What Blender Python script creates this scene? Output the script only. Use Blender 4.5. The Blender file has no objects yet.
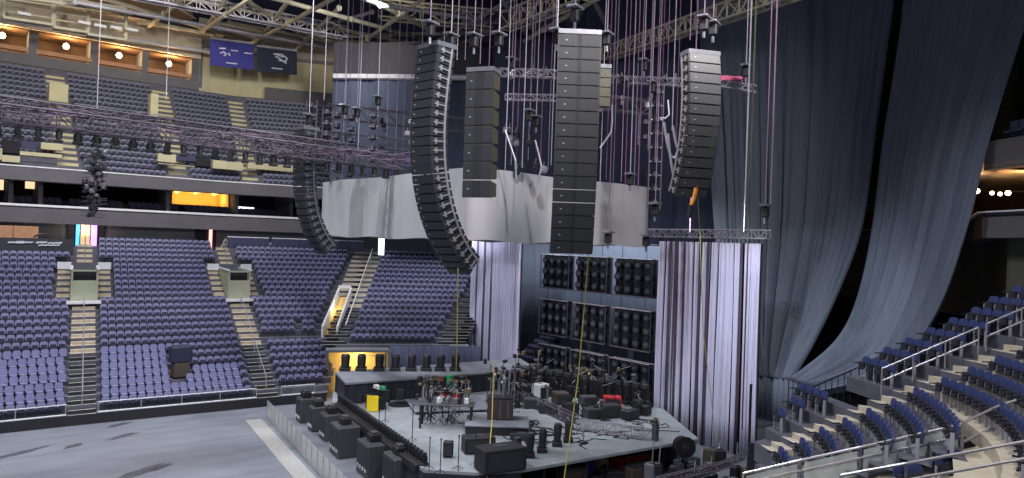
import bpy, bmesh, math, random
from mathutils import Vector, Matrix
random.seed(7)
S = bpy.context.scene
COL = S.collection
sin, cos, R = math.sin, math.cos, math.radians

# ------------------------------------------------------------------ camera
# world: X runs along the arena floor towards the stage, Y across it to the far stand, Z up
F, CX, CY, EYE = 739.0, 512.0, 239.0, 12.5
TH, PITCH, ROLL = R(52), math.atan(5/739), R(2.0)
_f = Vector((cos(TH), sin(TH), 0)); _r = Vector((sin(TH), -cos(TH), 0)); _z = Vector((0, 0, 1))
FW = _f*cos(PITCH) + _z*sin(PITCH); _u = _r.cross(FW)
RT = _r*cos(ROLL) + _u*sin(ROLL); UP = _u*cos(ROLL) - _r*sin(ROLL)
O = Vector((0, 0, EYE))
cam = bpy.data.objects.new('camera', bpy.data.cameras.new('camera')); COL.objects.link(cam)
cam.data.sensor_width = 36; cam.data.lens = F/1024*36; cam.data.clip_start = .1; cam.data.clip_end = 500
m = Matrix((RT, UP, -FW)).transposed().to_4x4(); m.translation = O; cam.matrix_world = m
S.camera = cam

def ray(x, y): return FW + RT*((x-CX)/F) + UP*((CY-y)/F)
def on(x, y, ax, val):           # the point of the plane X/Y/Z = val that the photograph shows at (x, y)
    r = ray(x, y); return O + r*((val-O[ax])/r[ax])
def PX(x, y, v): return on(x, y, 0, v)
def PY(x, y, v): return on(x, y, 1, v)
def PZ(x, y, v): return on(x, y, 2, v)
def PD(x, y, d): return O + ray(x, y)*d
def proj(p):
    d = Vector(p)-O; w = d.dot(FW)
    if w < .5: return (-9999, -9999, w)
    return (CX+F*d.dot(RT)/w, CY-F*d.dot(UP)/w, w)

# ------------------------------------------------------------------ world, exposure, house lights
W = bpy.data.worlds.new('arena_air'); S.world = W; W.use_nodes = True
bg = W.node_tree.nodes['Background']; bg.inputs[0].default_value = (.62, .64, .80, 1); bg.inputs[1].default_value = .30
S.view_settings.view_transform = 'Standard'; S.view_settings.look = 'None'
S.view_settings.exposure = 0.0; S.view_settings.gamma = 1.0; S.view_settings.use_curve_mapping = False

def lamp(name, kind, loc, power, color=(1, 1, 1), radius=.5, target=None, angle=120, blend=.6):
    l = bpy.data.lights.new(name, kind); l.energy = power; l.color = color
    if kind in ('SPOT', 'POINT'): l.shadow_soft_size = radius
    if kind == 'SPOT': l.spot_size = R(angle); l.spot_blend = blend
    o = bpy.data.objects.new(name, l); COL.objects.link(o); o.location = loc
    if target is not None: o.rotation_euler = (Vector(target)-Vector(loc)).to_track_quat('-Z', 'Y').to_euler()
    return o
# rows of house lights under the roof catwalks
for x in (-8, 6, 20):
    for y in (22, 41, 60):
        lamp('house_light', 'SPOT', (x, y, 34 if y == 60 else 31), 11500, (.93, .93, 1), .4, (x+1, y+2, 0), 124, .7)
for x, y in ((40.5, 38), (40.5, 45), (36, 56)):         # work lights low over the stage
    lamp('low_spot', 'SPOT', (x, y, 19.5), 3400, (.90, .94, 1), .8, (x+2, y, 0), 132, .8)
for x in (2, 16, 30):                                          # fill spots added to brighten the upper deck, its soffit and roof steel
    lamp('upper_deck_fill', 'SPOT', (x, 58, 33), 7500, (1, .96, .88), .8, (x, 86, 24), 100, .8)
    lamp('roof_fill', 'SPOT', (x, 60, 34), 4200, (1, .93, .78), .2, (x+4, 84, 37), 110, .8)
for x, y, tx, ty in ((4, 12, 6, 70), (16, 12, 24, 70), (28, 14, 40, 60)):
    lamp('house_light', 'SPOT', (x, y, 27), 9000, (1, .95, .92), .9, (tx, ty, 10), 95, .8)
lamp('low_spot', 'SPOT', (29, 25, 15), 3600, (.88, .94, 1), .5, (43, 22, 5), 84, .9)  # added spot without a fixture, brightens the lower part of the swept drapes
lamp('house_light', 'SPOT', (14, 2, 24), 6500, (1, .96, .9), .9, (26, 9, 6), 100, .8)

# ------------------------------------------------------------------ materials
MATS = {}
def mat(name, col, rough=.7, metal=0, var=.12, scale=3.0, emit=0, alpha=1, bump=0, stretch=None, tint=None):
    if name in MATS: return MATS[name]
    m = bpy.data.materials.new(name); m.use_nodes = True; nt = m.node_tree; N = nt.nodes; L = nt.links
    b = N['Principled BSDF']; b.inputs['Roughness'].default_value = rough; b.inputs['Metallic'].default_value = metal
    c = (*col, 1)
    if var:
        tc = N.new('ShaderNodeTexCoord'); mp = N.new('ShaderNodeMapping'); L.new(tc.outputs['Object'], mp.inputs[0])
        if stretch: mp.inputs['Scale'].default_value = stretch
        nz = N.new('ShaderNodeTexNoise'); nz.inputs['Scale'].default_value = scale; nz.inputs['Detail'].default_value = 4
        L.new(mp.outputs[0], nz.inputs['Vector'])
        mx = N.new('ShaderNodeMix'); mx.data_type = 'RGBA'
        mx.inputs[6].default_value = tuple(max(0, v*(1-var*2)) for v in col)+(1,)
        t = tint or tuple(min(1, v*(1+var*2)) for v in col); mx.inputs[7].default_value = (*t, 1)
        L.new(nz.outputs['Fac'], mx.inputs[0]); L.new(mx.outputs[2], b.inputs['Base Color'])
        if bump:
            bp = N.new('ShaderNodeBump'); bp.inputs['Strength'].default_value = bump; bp.inputs['Distance'].default_value = .05
            L.new(nz.outputs['Fac'], bp.inputs['Height']); L.new(bp.outputs[0], b.inputs['Normal'])
    else: b.inputs['Base Color'].default_value = c
    if emit:
        b.inputs['Emission Color'].default_value = c; b.inputs['Emission Strength'].default_value = emit
    if alpha < 1: b.inputs['Alpha'].default_value = alpha
    MATS[name] = m; return m

M = dict(
 floor=mat('floor_covering', (.165, .18, .215), .55, var=.22, scale=1.2, stretch=(.25, 1, 1)),
 stain=mat('dark_stain', (.06, .065, .085), .5, var=.2),
 strip=mat('pale_floor_strip', (.34, .34, .33), .6, var=.15, scale=5),
 concrete=mat('terrace_concrete', (.10, .10, .13), .8, var=.2, scale=2),
 pale_tread=mat('pale_concrete', (.50, .45, .36), .8, var=.15, scale=2),
 stair=mat('tan_stair_concrete', (.50, .43, .32), .8, var=.25, scale=4),
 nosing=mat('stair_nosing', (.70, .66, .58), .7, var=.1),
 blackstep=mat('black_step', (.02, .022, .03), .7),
 beige=mat('beige_wall_paint', (.50, .46, .30), .8, var=.12, scale=.8),
 greenbeige=mat('portal_paint', (.36, .38, .27), .8, var=.1, scale=1),
 grey=mat('grey_wall_paint', (.13, .135, .155), .8, var=.12, scale=.6),
 fascia=mat('grey_fascia_paint', (.105, .102, .115), .8, var=.15, scale=.5),
 ledge=mat('white_ledge_trim', (.70, .70, .74), .5, var=.06),
 dark=mat('dark_wall_paint', (.018, .018, .024), .9, var=.2),
 brown=mat('brown_wall_paint', (.16, .09, .045), .8, var=.2, scale=1),
 olive=mat('olive_wall_paint', (.085, .085, .065), .8, var=.2, scale=.7),
 roof=mat('navy_roof_deck', (.018, .024, .06), .9, var=.3, scale=.3),
 steel=mat('painted_roof_steel', (.50, .47, .36), .6, var=.15, scale=1),
 steel2=mat('lilac_roof_steel', (.46, .45, .52), .6, var=.15, scale=1),
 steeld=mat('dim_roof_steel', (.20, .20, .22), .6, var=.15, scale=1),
 lav=mat('lavender_seat_shell', (.19, .195, .35), .45, var=.1, scale=6),
 lav2=mat('pale_lavender_seat_shell', (.20, .21, .38), .35, var=.1, scale=6),
 seatnavy=mat('navy_seat_pad', (.022, .02, .055), .7, var=.15, scale=6),
 blueback=mat('blue_seat_back', (.034, .052, .17), .45, var=.12, scale=6),
 seatdark=mat('charcoal_seat_pad', (.02, .022, .035), .6, var=.15, scale=6),
 armgrey=mat('pale_seat_metal', (.42, .42, .48), .4, var=.05),
 upseat=mat('slate_seat_shell', (.13, .145, .235), .5, var=.1),
 black=mat('matt_black', (.012, .012, .016), .6, var=.2, scale=4),
 blackm=mat('black_metal', (.025, .025, .032), .45, .3, var=.2, scale=4),
 grille=mat('dark_speaker_grille', (.022, .024, .030), .55, var=.25, scale=18),
 grille2=mat('grey_speaker_grille', (.062, .065, .072), .5, var=.2, scale=18),
 cabside=mat('speaker_cabinet_side', (.028, .030, .038), .5, var=.2, scale=5),
 subcab=mat('charcoal_cabinet', (.05, .052, .06), .55, var=.2, scale=5), podback=mat('dark_pod_mesh', (.03, .036, .055), .7, var=.2),
 cabbrown=mat('brown_cabinet_side', (.075, .07, .045), .6, var=.2, scale=6),
 rigm=mat('rigging_metal', (.16, .16, .19), .4, .3, var=.15),
 truss=mat('truss_black', (.085, .075, .10), .5, .3, var=.2),
 truss_s=mat('truss_silver', (.34, .32, .38), .4, .4, var=.15),
 lens=mat('lamp_lens', (.10, .11, .15), .15, .2, var=0),
 lensw=mat('white_lamp_lens', (.75, .75, .85), .2, 0, var=0),
 scrim=mat('grey_masking_cloth', (.43, .43, .45), .85, var=.10, scale=.7, stretch=(1, 1, .25), bump=.3),
 curtain=mat('lavender_curtain', (.62, .61, .78), .7, var=.06, scale=3, stretch=(6, 6, .1)),
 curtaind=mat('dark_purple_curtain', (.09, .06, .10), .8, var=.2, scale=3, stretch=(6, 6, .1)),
 drape=mat('blue_grey_drape', (.12, .145, .20), .75, var=.12, scale=1.5, stretch=(3, 3, .2)),
 drape4=mat('slate_upper_drape', (.065, .085, .145), .8, var=.12, scale=1, stretch=(3, 3, .2)),
 drape2=mat('backdrop_cloth', (.115, .14, .20), .8, var=.12, scale=1, stretch=(3, 3, .2)),
 drape3=mat('navy_blackout_cloth', (.05, .06, .115), .85, var=.15, scale=1, stretch=(3, 3, .2)),
 panelgrey=mat('charcoal_panel', (.055, .055, .072), .8, var=.12, scale=.5),
 hem=mat('pale_hem', (.55, .55, .62), .7, var=.05),
 deck=mat('stage_deck', (.20, .215, .25), .55, var=.2, scale=1.3),
 deckw=mat('pale_stage_deck', (.27, .30, .325), .5, var=.2, scale=1.3),
 skirt=mat('black_skirt', (.018, .022, .035), .85, var=.2, scale=3, stretch=(6, 6, .2)),
 chainp=mat('mauve_chain', (.26, .18, .29), .5, .2, var=.1),
 chainw=mat('pale_chain', (.42, .40, .47), .4, .2, var=.1),
 chainr=mat('purple_chain', (.20, .09, .22), .5, .2, var=.1),
 yellow=mat('yellow_tag', (.95, .70, .02), .5, var=.05),
 rope=mat('yellow_rope', (.50, .45, .08), .7, var=.1),
 redm=mat('red_case', (.55, .02, .03), .5, var=.1), bluem=mat('blue_case', (.03, .05, .30), .5, var=.1),
 pinkm=mat('pink_cloth', (.6, .12, .25), .7, var=.1), orange=mat('orange_strap', (.7, .25, .03), .6, var=.1),
 whitem=mat('white_plastic', (.65, .65, .68), .5, var=.05), green=mat('green_plastic', (.03, .35, .12), .5, var=.05),
 copper=mat('bronze_cymbal', (.45, .33, .16), .3, .8, var=.1), flight=mat('brown_flight_case', (.07, .05, .045), .6, var=.2),
 glow=mat('lamp_glow', (1, .72, .38), .5, var=0, emit=9), glow2=mat('room_lamp_glow', (1, .62, .18), .5, var=0, emit=6),
 gloww=mat('white_strip_glow', (.75, .85, 1), .5, var=0, emit=3.5), glowb=mat('blue_strip_glow', (.05, .35, .9), .5, var=0, emit=2.2),
 glowp=mat('violet_strip_glow', (.5, .25, .95), .5, var=0, emit=2), glowr=mat('salmon_strip_glow', (1, .35, .3), .5, var=0, emit=2.5),
 glowg=mat('green_sign_glow', (.0, .5, .15), .5, var=0, emit=1.2), glowc=mat('cream_screen_glow', (1, .72, .42), .5, var=0, emit=1.1),
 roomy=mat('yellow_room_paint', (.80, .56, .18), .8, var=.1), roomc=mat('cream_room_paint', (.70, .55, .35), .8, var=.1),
 banner=mat('blue_banner_cloth', (.035, .035, .26), .7, var=.08), bannern=mat('navy_banner_cloth', (.015, .02, .05), .7, var=.08),
 bannerw=mat('white_banner_print', (.6, .6, .72), .7, var=0), bbanner=mat('charcoal_banner_cloth', (.03, .03, .045), .7, var=.05),
 timber=mat('tan_timber_board', (.42, .22, .12), .7, var=.15),
 rail=mat('steel_rail', (.42, .41, .44), .35, .5, var=.08),
 navyp=mat('navy_rail_panel', (.03, .035, .09), .6, var=.1),
)
g = bpy.data.materials.new('balustrade_glass'); g.use_nodes = True
gb = g.node_tree.nodes['Principled BSDF']; gb.inputs['Base Color'].default_value = (.75, .85, .8, 1); gb.inputs['Roughness'].default_value = .08
gb.inputs['Alpha'].default_value = .32; M['glass'] = g
g = bpy.data.materials.new('clear_plastic_panel'); g.use_nodes = True
gb = g.node_tree.nodes['Principled BSDF']; gb.inputs['Base Color'].default_value = (.62, .62, .60, 1); gb.inputs['Roughness'].default_value = .3
gb.inputs['Alpha'].default_value = .42; M['plastic'] = g

# ------------------------------------------------------------------ mesh helpers
class MB:
    def __init__(s): s.v = []; s.f = []; s.mi = []
    def add(s, vs, fs, mi=0):
        n = len(s.v); s.v += [Vector(p) for p in vs]
        for f in fs: s.f.append(tuple(i+n for i in f)); s.mi.append(mi)
        return s
    def obox(s, c, ax, ay, az, mi=0):      # centre and three half-axis vectors
        c = Vector(c); ax = Vector(ax); ay = Vector(ay); az = Vector(az)
        vs = [c+ax*i+ay*j+az*k for k in (-1, 1) for j in (-1, 1) for i in (-1, 1)]
        return s.add(vs, [(0, 2, 3, 1), (4, 5, 7, 6), (0, 1, 5, 4), (2, 6, 7, 3), (0, 4, 6, 2), (1, 3, 7, 5)], mi)
    def box(s, c, d, yaw=0, mi=0):
        a = R(yaw); return s.obox(c, (cos(a)*d[0]/2, sin(a)*d[0]/2, 0), (-sin(a)*d[1]/2, cos(a)*d[1]/2, 0), (0, 0, d[2]/2), mi)
    def bbox(s, c, d, yaw=0, b=.03, mi=0):  # chamfered box
        a = R(yaw); X = Vector((cos(a), sin(a), 0)); Y = Vector((-sin(a), cos(a), 0)); c = Vector(c)
        hx, hy, hz = d[0]/2, d[1]/2, d[2]/2; b = min(b, hx*.45, hy*.45, hz*.45); prof = []
        ring = [(hx-b, hy), (hx, hy-b), (hx, -hy+b), (hx-b, -hy), (-hx+b, -hy), (-hx, -hy+b), (-hx, hy-b), (-hx+b, hy)]
        lv = [(-hz, b), (-hz+b, 0), (hz-b, 0), (hz, b)]; vs = []
        for z, k in lv:
            for x, y in ring: vs.append(c+X*(x*(1-k/hx))+Y*(y*(1-k/hy))+Vector((0, 0, z)))
        fs = [(0, 1, 2, 3, 4, 5, 6, 7), tuple(31-i for i in range(8))]
        for l in range(3):
            for i in range(8): j = (i+1) % 8; fs.append((l*8+j, l*8+i, l*8+8+i, l*8+8+j))
        return s.add(vs, fs, mi)
    def tube(s, p0, p1, r, n=6, r1=None, mi=0):
        p0 = Vector(p0); p1 = Vector(p1); d = (p1-p0)
        if d.length < 1e-6: return s
        d.normalize(); a = d.orthogonal().normalized(); b = d.cross(a); r1 = r if r1 is None else r1
        vs = [p0+(a*cos(i*2*math.pi/n)+b*sin(i*2*math.pi/n))*r for i in range(n)] + [p1+(a*cos(i*2*math.pi/n)+b*sin(i*2*math.pi/n))*r1 for i in range(n)]
        fs = [(i, (i+1) % n, n+(i+1) % n, n+i) for i in range(n)] + [tuple(range(n-1, -1, -1)), tuple(range(n, 2*n))]
        return s.add(vs, fs, mi)
    def path(s, pts, r, n=6, mi=0):
        for a, b in zip(pts, pts[1:]): s.tube(a, b, r, n, mi=mi)
        return s
    def ball(s, c, r, mi=0, sz=1, n=8):
        c = Vector(c); vs = [c+Vector((0, 0, -r*sz))]; rings = 4
        for k in range(1, rings):
            a = -math.pi/2+math.pi*k/rings
            for i in range(n): vs.append(c+Vector((cos(a)*cos(i*2*math.pi/n)*r, cos(a)*sin(i*2*math.pi/n)*r, sin(a)*r*sz)))
        vs.append(c+Vector((0, 0, r*sz))); fs = []
        for i in range(n):
            j = (i+1) % n; fs.append((0, 1+j, 1+i)); fs.append((len(vs)-1, 1+(rings-2)*n+i, 1+(rings-2)*n+j))
            for k in range(rings-2): fs.append((1+k*n+i, 1+k*n+j, 1+(k+1)*n+j, 1+(k+1)*n+i))
        return s.add(vs, fs, mi)
    def prism(s, prof, O_, X, Y, D, mi=0):   # 2D profile in X,Y extruded along D
        O_, X, Y, D = map(Vector, (O_, X, Y, D)); n = len(prof)
        a = [O_+X*x+Y*y for x, y in prof]; b = [p+D for p in a]
        return s.add(a+b, [tuple(range(n-1, -1, -1)), tuple(range(n, 2*n))]+[(i, (i+1) % n, n+(i+1) % n, n+i) for i in range(n)], mi)
    def grid(s, rows, mi=0, thick=0, nrm=None):
        h = len(rows); w = len(rows[0]); vs = [p for r in rows for p in r]
        fs = [(i*w+j, i*w+j+1, (i+1)*w+j+1, (i+1)*w+j) for i in range(h-1) for j in range(w-1)]
        s.add(vs, fs, mi)
        if thick:
            nrm = Vector(nrm)*thick; s.add([Vector(p)+nrm for p in vs], [f[::-1] for f in fs], mi)
            n0 = len(s.v)-2*h*w; e = [(i, 0) for i in range(h)]+[(h-1, j) for j in range(1, w)]+[(i, w-1) for i in range(h-2, -1, -1)]+[(0, j) for j in range(w-2, 0, -1)]
            for k in range(len(e)):
                a = e[k]; b = e[(k+1) % len(e)]; A = n0+a[0]*w+a[1]; B = n0+b[0]*w+b[1]
                s.f.append((A, B, B+h*w, A+h*w)); s.mi.append(mi)
        return s
    def build(s, name, mats, parent=None, smooth=False):
        mats = mats if isinstance(mats, (list, tuple)) else [mats]
        off = WL.get(parent.name, Vector()) if parent else Vector()
        me = bpy.data.meshes.new(name); me.from_pydata([p-off for p in s.v], [], s.f)
        for k in mats: me.materials.append(M[k])
        if len(mats) > 1: me.polygons.foreach_set('material_index', s.mi)
        if smooth: me.polygons.foreach_set('use_smooth', [True]*len(s.f))
        me.update(); o = bpy.data.objects.new(name, me); COL.objects.link(o)
        if parent: o.parent = parent; WL[o.name] = off
        return o
WL = {}
def tag(o, label=None, cat=None, group=None, kind=None):
    if label: o['label'] = label
    if cat: o['category'] = cat
    if group: o['group'] = group
    if kind: o['kind'] = kind
    return o
def empty(name, loc, label=None, cat=None, group=None):
    o = bpy.data.objects.new(name, None); COL.objects.link(o); o.location = loc; o.empty_display_size = .2
    WL[o.name] = Vector(loc); return tag(o, label, cat, group)
def struct(name, mb, mats, **k): return tag(mb.build(name, mats, **k), kind='structure')
def copy_tree(o, parent=None):
    c = o.copy(); COL.objects.link(c)
    if parent: c.parent = parent
    for ch in [x for x in ALLCH.get(o.name, [])]: copy_tree(ch, c)
    return c
ALLCH = {}
def freeze(o):                       # remember the children of a prototype
    ALLCH[o.name] = list(o.children)
    for c in o.children: freeze(c)
ORD = ['first', 'second', 'third', 'fourth', 'fifth', 'sixth', 'seventh', 'eighth', 'ninth', 'tenth', 'eleventh', 'twelfth', 'thirteenth', 'fourteenth', 'fifteenth', 'sixteenth', 'seventeenth', 'eighteenth', 'nineteenth', 'twentieth', 'twenty-first', 'twenty-second', 'twenty-third', 'twenty-fourth', 'twenty-fifth', 'twenty-sixth', 'twenty-seventh', 'twenty-eighth', 'twenty-ninth', 'thirtieth', 'thirty-first', 'thirty-second', 'thirty-third', 'thirty-fourth', 'thirty-fifth', 'thirty-sixth', 'thirty-seventh', 'thirty-eighth', 'thirty-ninth', 'fortieth']
_o = ORD[:9]
for _t in ('forty', 'fifty', 'sixty', 'seventy', 'eighty'):
    if _t != 'forty': ORD.append(_t[:-1]+'ieth')
    ORD += [_t+'-'+w for w in _o]
def V3(*a): return Vector(a)
# ================================================================== big structure
fl = MB(); fl.box((15, 28, -.25), (130, 75, .5)); struct('floor', fl, 'floor')
st = MB(); a, b = PZ(266, 424, 0), PZ(316, 478, 0); d = (b-a).normalized(); w = V3(-d.y, d.x, 0)*-1.05
p0, p1 = a-d*1.5, b+d*9
st.prism([(0, 0), (1, 0), (1, 1), (0, 1)], p0+V3(0, 0, .004), p1-p0, w, (0, 0, .012)); struct('trim_1', st, 'strip')
# worn dark patches on the floor covering: shaped stains
for (cx_, cy_, rx, ry) in ((118, 425, 1.0, .35), (124, 436, 1.1, .3), (73, 446, .7, .3), (20, 453, 1.6, .3), (140, 472, 1.9, .35), (160, 468, .9, .25)):
    c = PZ(cx_, cy_, 0); n = 14; rr = [1+random.uniform(-.35, .35) for _ in range(n)]
    p = [(cos(i*2*math.pi/n)*rx*rr[i], sin(i*2*math.pi/n)*ry*rr[i]) for i in range(n)]
    s_ = MB(); s_.prism(p, c+V3(0, 0, .002), (.85, .5, 0), (-.5, .85, 0), (0, 0, .004)); struct('floor_patch', s_, 'stain')

# ---- a bank of rows between two aisle lines: k runs from the front row (0) to the last
class Bank:
    def __init__(s, Lb, Lt, Rb, Rt, n, bulge=0):
        s.L = (V3(*Lb), V3(*Lt)); s.Rr = (V3(*Rb), V3(*Rt)); s.n = n; s.rise = (s.L[1].z-s.L[0].z)/n; s.bulge = bulge
    def l(s, k): return s.L[0].lerp(s.L[1], k/s.n)
    def r(s, k): return s.Rr[0].lerp(s.Rr[1], k/s.n)
    def z(s, k): return s.L[0].z+s.rise*k
    def at(s, k, t):
        p = s.l(k).lerp(s.r(k), t)
        if s.bulge:
            d = s.r(k)-s.l(k); p = p+V3(-d.y, d.x, 0).normalized()*(s.bulge*4*t*(1-t)*-1)
        p.z = 0; return p
    def terrace(s, name, mats, kmax=None, seg=1, base=0):
        mb = MB(); K = kmax or s.n
        for k in range(K+1):
            z = s.z(k); z0 = s.z(k-1) if k else base
            for i in range(seg):
                t0, t1 = i/seg, (i+1)/seg
                A, B, C, D = s.at(k, t0), s.at(k, t1), s.at(k+1, t1), s.at(k+1, t0)
                mb.add([A+V3(0, 0, z), B+V3(0, 0, z), C+V3(0, 0, z), D+V3(0, 0, z)], [(0, 1, 2, 3)])
                mb.add([A+V3(0, 0, z0), B+V3(0, 0, z0), B+V3(0, 0, z), A+V3(0, 0, z)], [(0, 1, 2, 3)])
        return struct(name, mb, mats)
    def seats(s, krange, wl, wr, pitch=.54, off=.5, skip=None):
        out = []
        for k in krange:
            ln = (s.at(k, 1)-s.at(k, 0)).length; a = wl(k) if callable(wl) else wl; b = wr(k) if callable(wr) else wr
            n = int((ln-a-b)/pitch)
            for i in range(n):
                t = (a+(ln-a-b-n*pitch)/2+(i+.5)*pitch)/ln
                p = s.at(k+off, t); q = s.at(k+off, min(1, t+.01)); q0 = s.at(k+off, max(0, t-.01)); d = (q-q0).normalized()
                p.z = s.z(k)
                if skip and skip(k, p): continue
                out.append((p, d, k, i, n))
        return out

def stairs(name, bank, side, w0, w1, ks, mats):   # stair flight along one aisle line; w0..w1 across it
    mb = MB()
    for k in ks:
        P = (bank.l if side == 'l' else bank.r); a, b = P(k), P(k+1); a2 = a.lerp(b, .5)
        d = (bank.r(k)-bank.l(k)); d.z = 0; d.normalize(); z = bank.z(k); h = bank.rise
        for (s0, s1, zt) in ((a, a2, z+.012), (a2, b, z+h/2)):
            s0 = V3(s0.x, s0.y, 0); s1 = V3(s1.x, s1.y, 0)
            q = [s0+d*w0, s0+d*w1, s1+d*w1, s1+d*w0]
            mb.add([p+V3(0, 0, z-.0) for p in q]+[p+V3(0, 0, zt) for p in q], [(4, 5, 6, 7), (0, 1, 5, 4), (1, 2, 6, 5), (3, 0, 4, 7)], 0)
            bk = (s1-s0).normalized()*.10
            mb.add([q[0]+V3(0, 0, zt+.006), q[1]+V3(0, 0, zt+.006), q[1]+bk+V3(0, 0, zt+.006), q[0]+bk+V3(0, 0, zt+.006)], [(0, 1, 2, 3)], 1)
    return struct(name, mb, mats)

def on_slope(x, y, v0, z0, sl):       # where the view ray meets a raked stand z = z0 + sl*(v - v0)
    r = ray(x, y); t = (z0+sl*(O.y-v0)-O.z)/(r.z-sl*r.y); return O+r*t

Z0, Z1 = .6, 10.9
A0 = ((-10, 54, Z0), (-12, 76, Z0+10.3)); A1 = ((7.8, 54.1, Z0), (10.7, 76, Z1)); A2 = ((19.7, 53.6, Z0), (22.6, 75.4, Z1)); A3 = ((24.0, 53.2, Z0), (36.9, 71.1, Z1))
bank1 = Bank(*A0, *A1, 24); bank2 = Bank(*A1, *A2, 24); bank3 = Bank(*A2, *A3, 24)
bank4 = Bank((26.2, 56.65, 3.7), (36.9, 71.1, Z1), (34.95, 52.8, 3.7), (48.7, 64.4, Z1), 17)
bank5 = Bank((45.4, 57.5, .8), (52, 59, 4.1), (45.4, 45.5, .8), (52, 45.5, 4.1), 8)
for bk in (bank1, bank2, bank3, bank4, bank5): bk.terrace('seating_terrace', 'concrete')
# low wall and dasher edge in front of the far stand
for a, b in ((A0[0], A1[0]), (A1[0], A2[0]), (A2[0], A3[0])):
    a, b = V3(*a), V3(*b); mb = MB(); d = (b-a).normalized(); n = V3(-d.y, d.x, 0)
    mb.obox((a+b)/2-n*.12+V3(0, 0, -.28), (b-a)/2, n*.06, (0, 0, .32)); struct('dasher_wall', mb, 'black')
gap = lambda k: .85 if not 14 <= k <= 20 else 2.0
# stairs
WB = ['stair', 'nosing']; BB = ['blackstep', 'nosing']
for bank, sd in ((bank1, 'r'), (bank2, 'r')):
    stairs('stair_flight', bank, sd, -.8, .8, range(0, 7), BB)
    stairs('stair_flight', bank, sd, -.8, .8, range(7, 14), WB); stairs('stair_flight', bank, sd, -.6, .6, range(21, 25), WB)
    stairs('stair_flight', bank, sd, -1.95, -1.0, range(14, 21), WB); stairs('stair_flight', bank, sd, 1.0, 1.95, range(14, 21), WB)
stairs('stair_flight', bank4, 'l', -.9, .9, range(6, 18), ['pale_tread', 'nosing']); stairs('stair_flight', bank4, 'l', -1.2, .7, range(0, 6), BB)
stairs('stair_flight', bank3, 'r', -2.1, -1.0, range(12, 25), ['pale_tread', 'nosing'])
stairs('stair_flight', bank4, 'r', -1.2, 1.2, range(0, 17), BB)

# vomitory portals standing in the aisles
def portal(bank, k0, k1, w, label_mat='greenbeige', lit=None, side='r'):
    P = bank.r if side == 'r' else bank.l
    a, b = P(k0), P(k1); d = bank.r(k0)-bank.l(k0); d.z = 0; d.normalize(); n = (b-a); n.z = 0; L = n.length; n.normalize(); up = V3(0, 0, 1)
    h = bank.z(k1)-bank.z(k0)+.1; a = V3(a.x, a.y, bank.z(k0)); t = .14
    mb = MB(); 
    mb.obox(a+n*L/2-d*(w/2-t/2)+up*h/2, d*t/2, n*L/2, up*h/2); mb.obox(a+n*L/2+d*(w/2-t/2)+up*h/2, d*t/2, n*L/2, up*h/2)
    mb.obox(a+n*.1+up*(h*.34), d*(w/2-t), n*.07, up*(h*.34)); mb.obox(a+n*.1+up*(h-.07), d*(w/2-t), n*.1, up*.07)
    struct('portal_wall', mb, label_mat)
    m2 = MB(); m2.obox(a+n*.8+up*(h*.80), d*(w/2-t), n*.05, up*(h*.16)); struct('portal_opening', m2, 'dark')
    m3 = MB()
    for s in (-1, 1):
        m3.obox(a+n*L/2+d*s*(w/2)+up*(h+.05), d*.1, n*(L/2+.1), up*.06)
    m3.obox(a+up*.12-n*.35, d*(w/2+.25), n*.35, up*.1)
    for s in (-1, 1): m3.obox(a+n*L*.93+d*s*(w/2+.55)+up*(h+.1), d*.5, n*.12, up*.3)
    struct('portal_coping', m3, 'ledge')
    return a, d, n, L, h
portal(bank1, 14, 20, 1.9); portal(bank2, 14, 20, 1.9)
# third portal, its stair lit yellow from inside
def on_bank(bk, x, y, up=0):
    a, b, c = bk.Rr[0], bk.Rr[1], bk.L[1]; n = (b-a).cross(c-a); r = ray(x, y); return O+r*((a+V3(0, 0, up)-O).dot(n)/r.dot(n))
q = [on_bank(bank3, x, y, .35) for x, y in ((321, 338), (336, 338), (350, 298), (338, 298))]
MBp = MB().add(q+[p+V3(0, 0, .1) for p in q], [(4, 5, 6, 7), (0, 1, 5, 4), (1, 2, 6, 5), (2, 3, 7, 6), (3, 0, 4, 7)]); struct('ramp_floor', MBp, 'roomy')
for a_, b_ in ((0, 3), (1, 2)):
    e_ = (q[b_]-q[a_]).normalized(); struct('ramp_wall', MB().prism([(0, 0), (1, 0), (1, 1), (0, 1)], q[a_], q[b_]-q[a_], (0, 0, 1.0), V3(e_.y, -e_.x, 0)*.16), 'ledge')
struct('ramp_soffit', MB().prism([(0, 0), (1, 0), (1, 1), (0, 1)], q[3]+V3(0, 0, .9), q[2]-q[3], (0, 0, .25), (.4, .6, 0)), 'ledge')
lamp('ramp_lamp', 'POINT', (q[0]+q[2])/2+V3(0, 0, .9), 60, (1, .72, .3), .15)
# yellow corridor at the far corner
c = on(333, 312, 2, 6.0)

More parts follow.
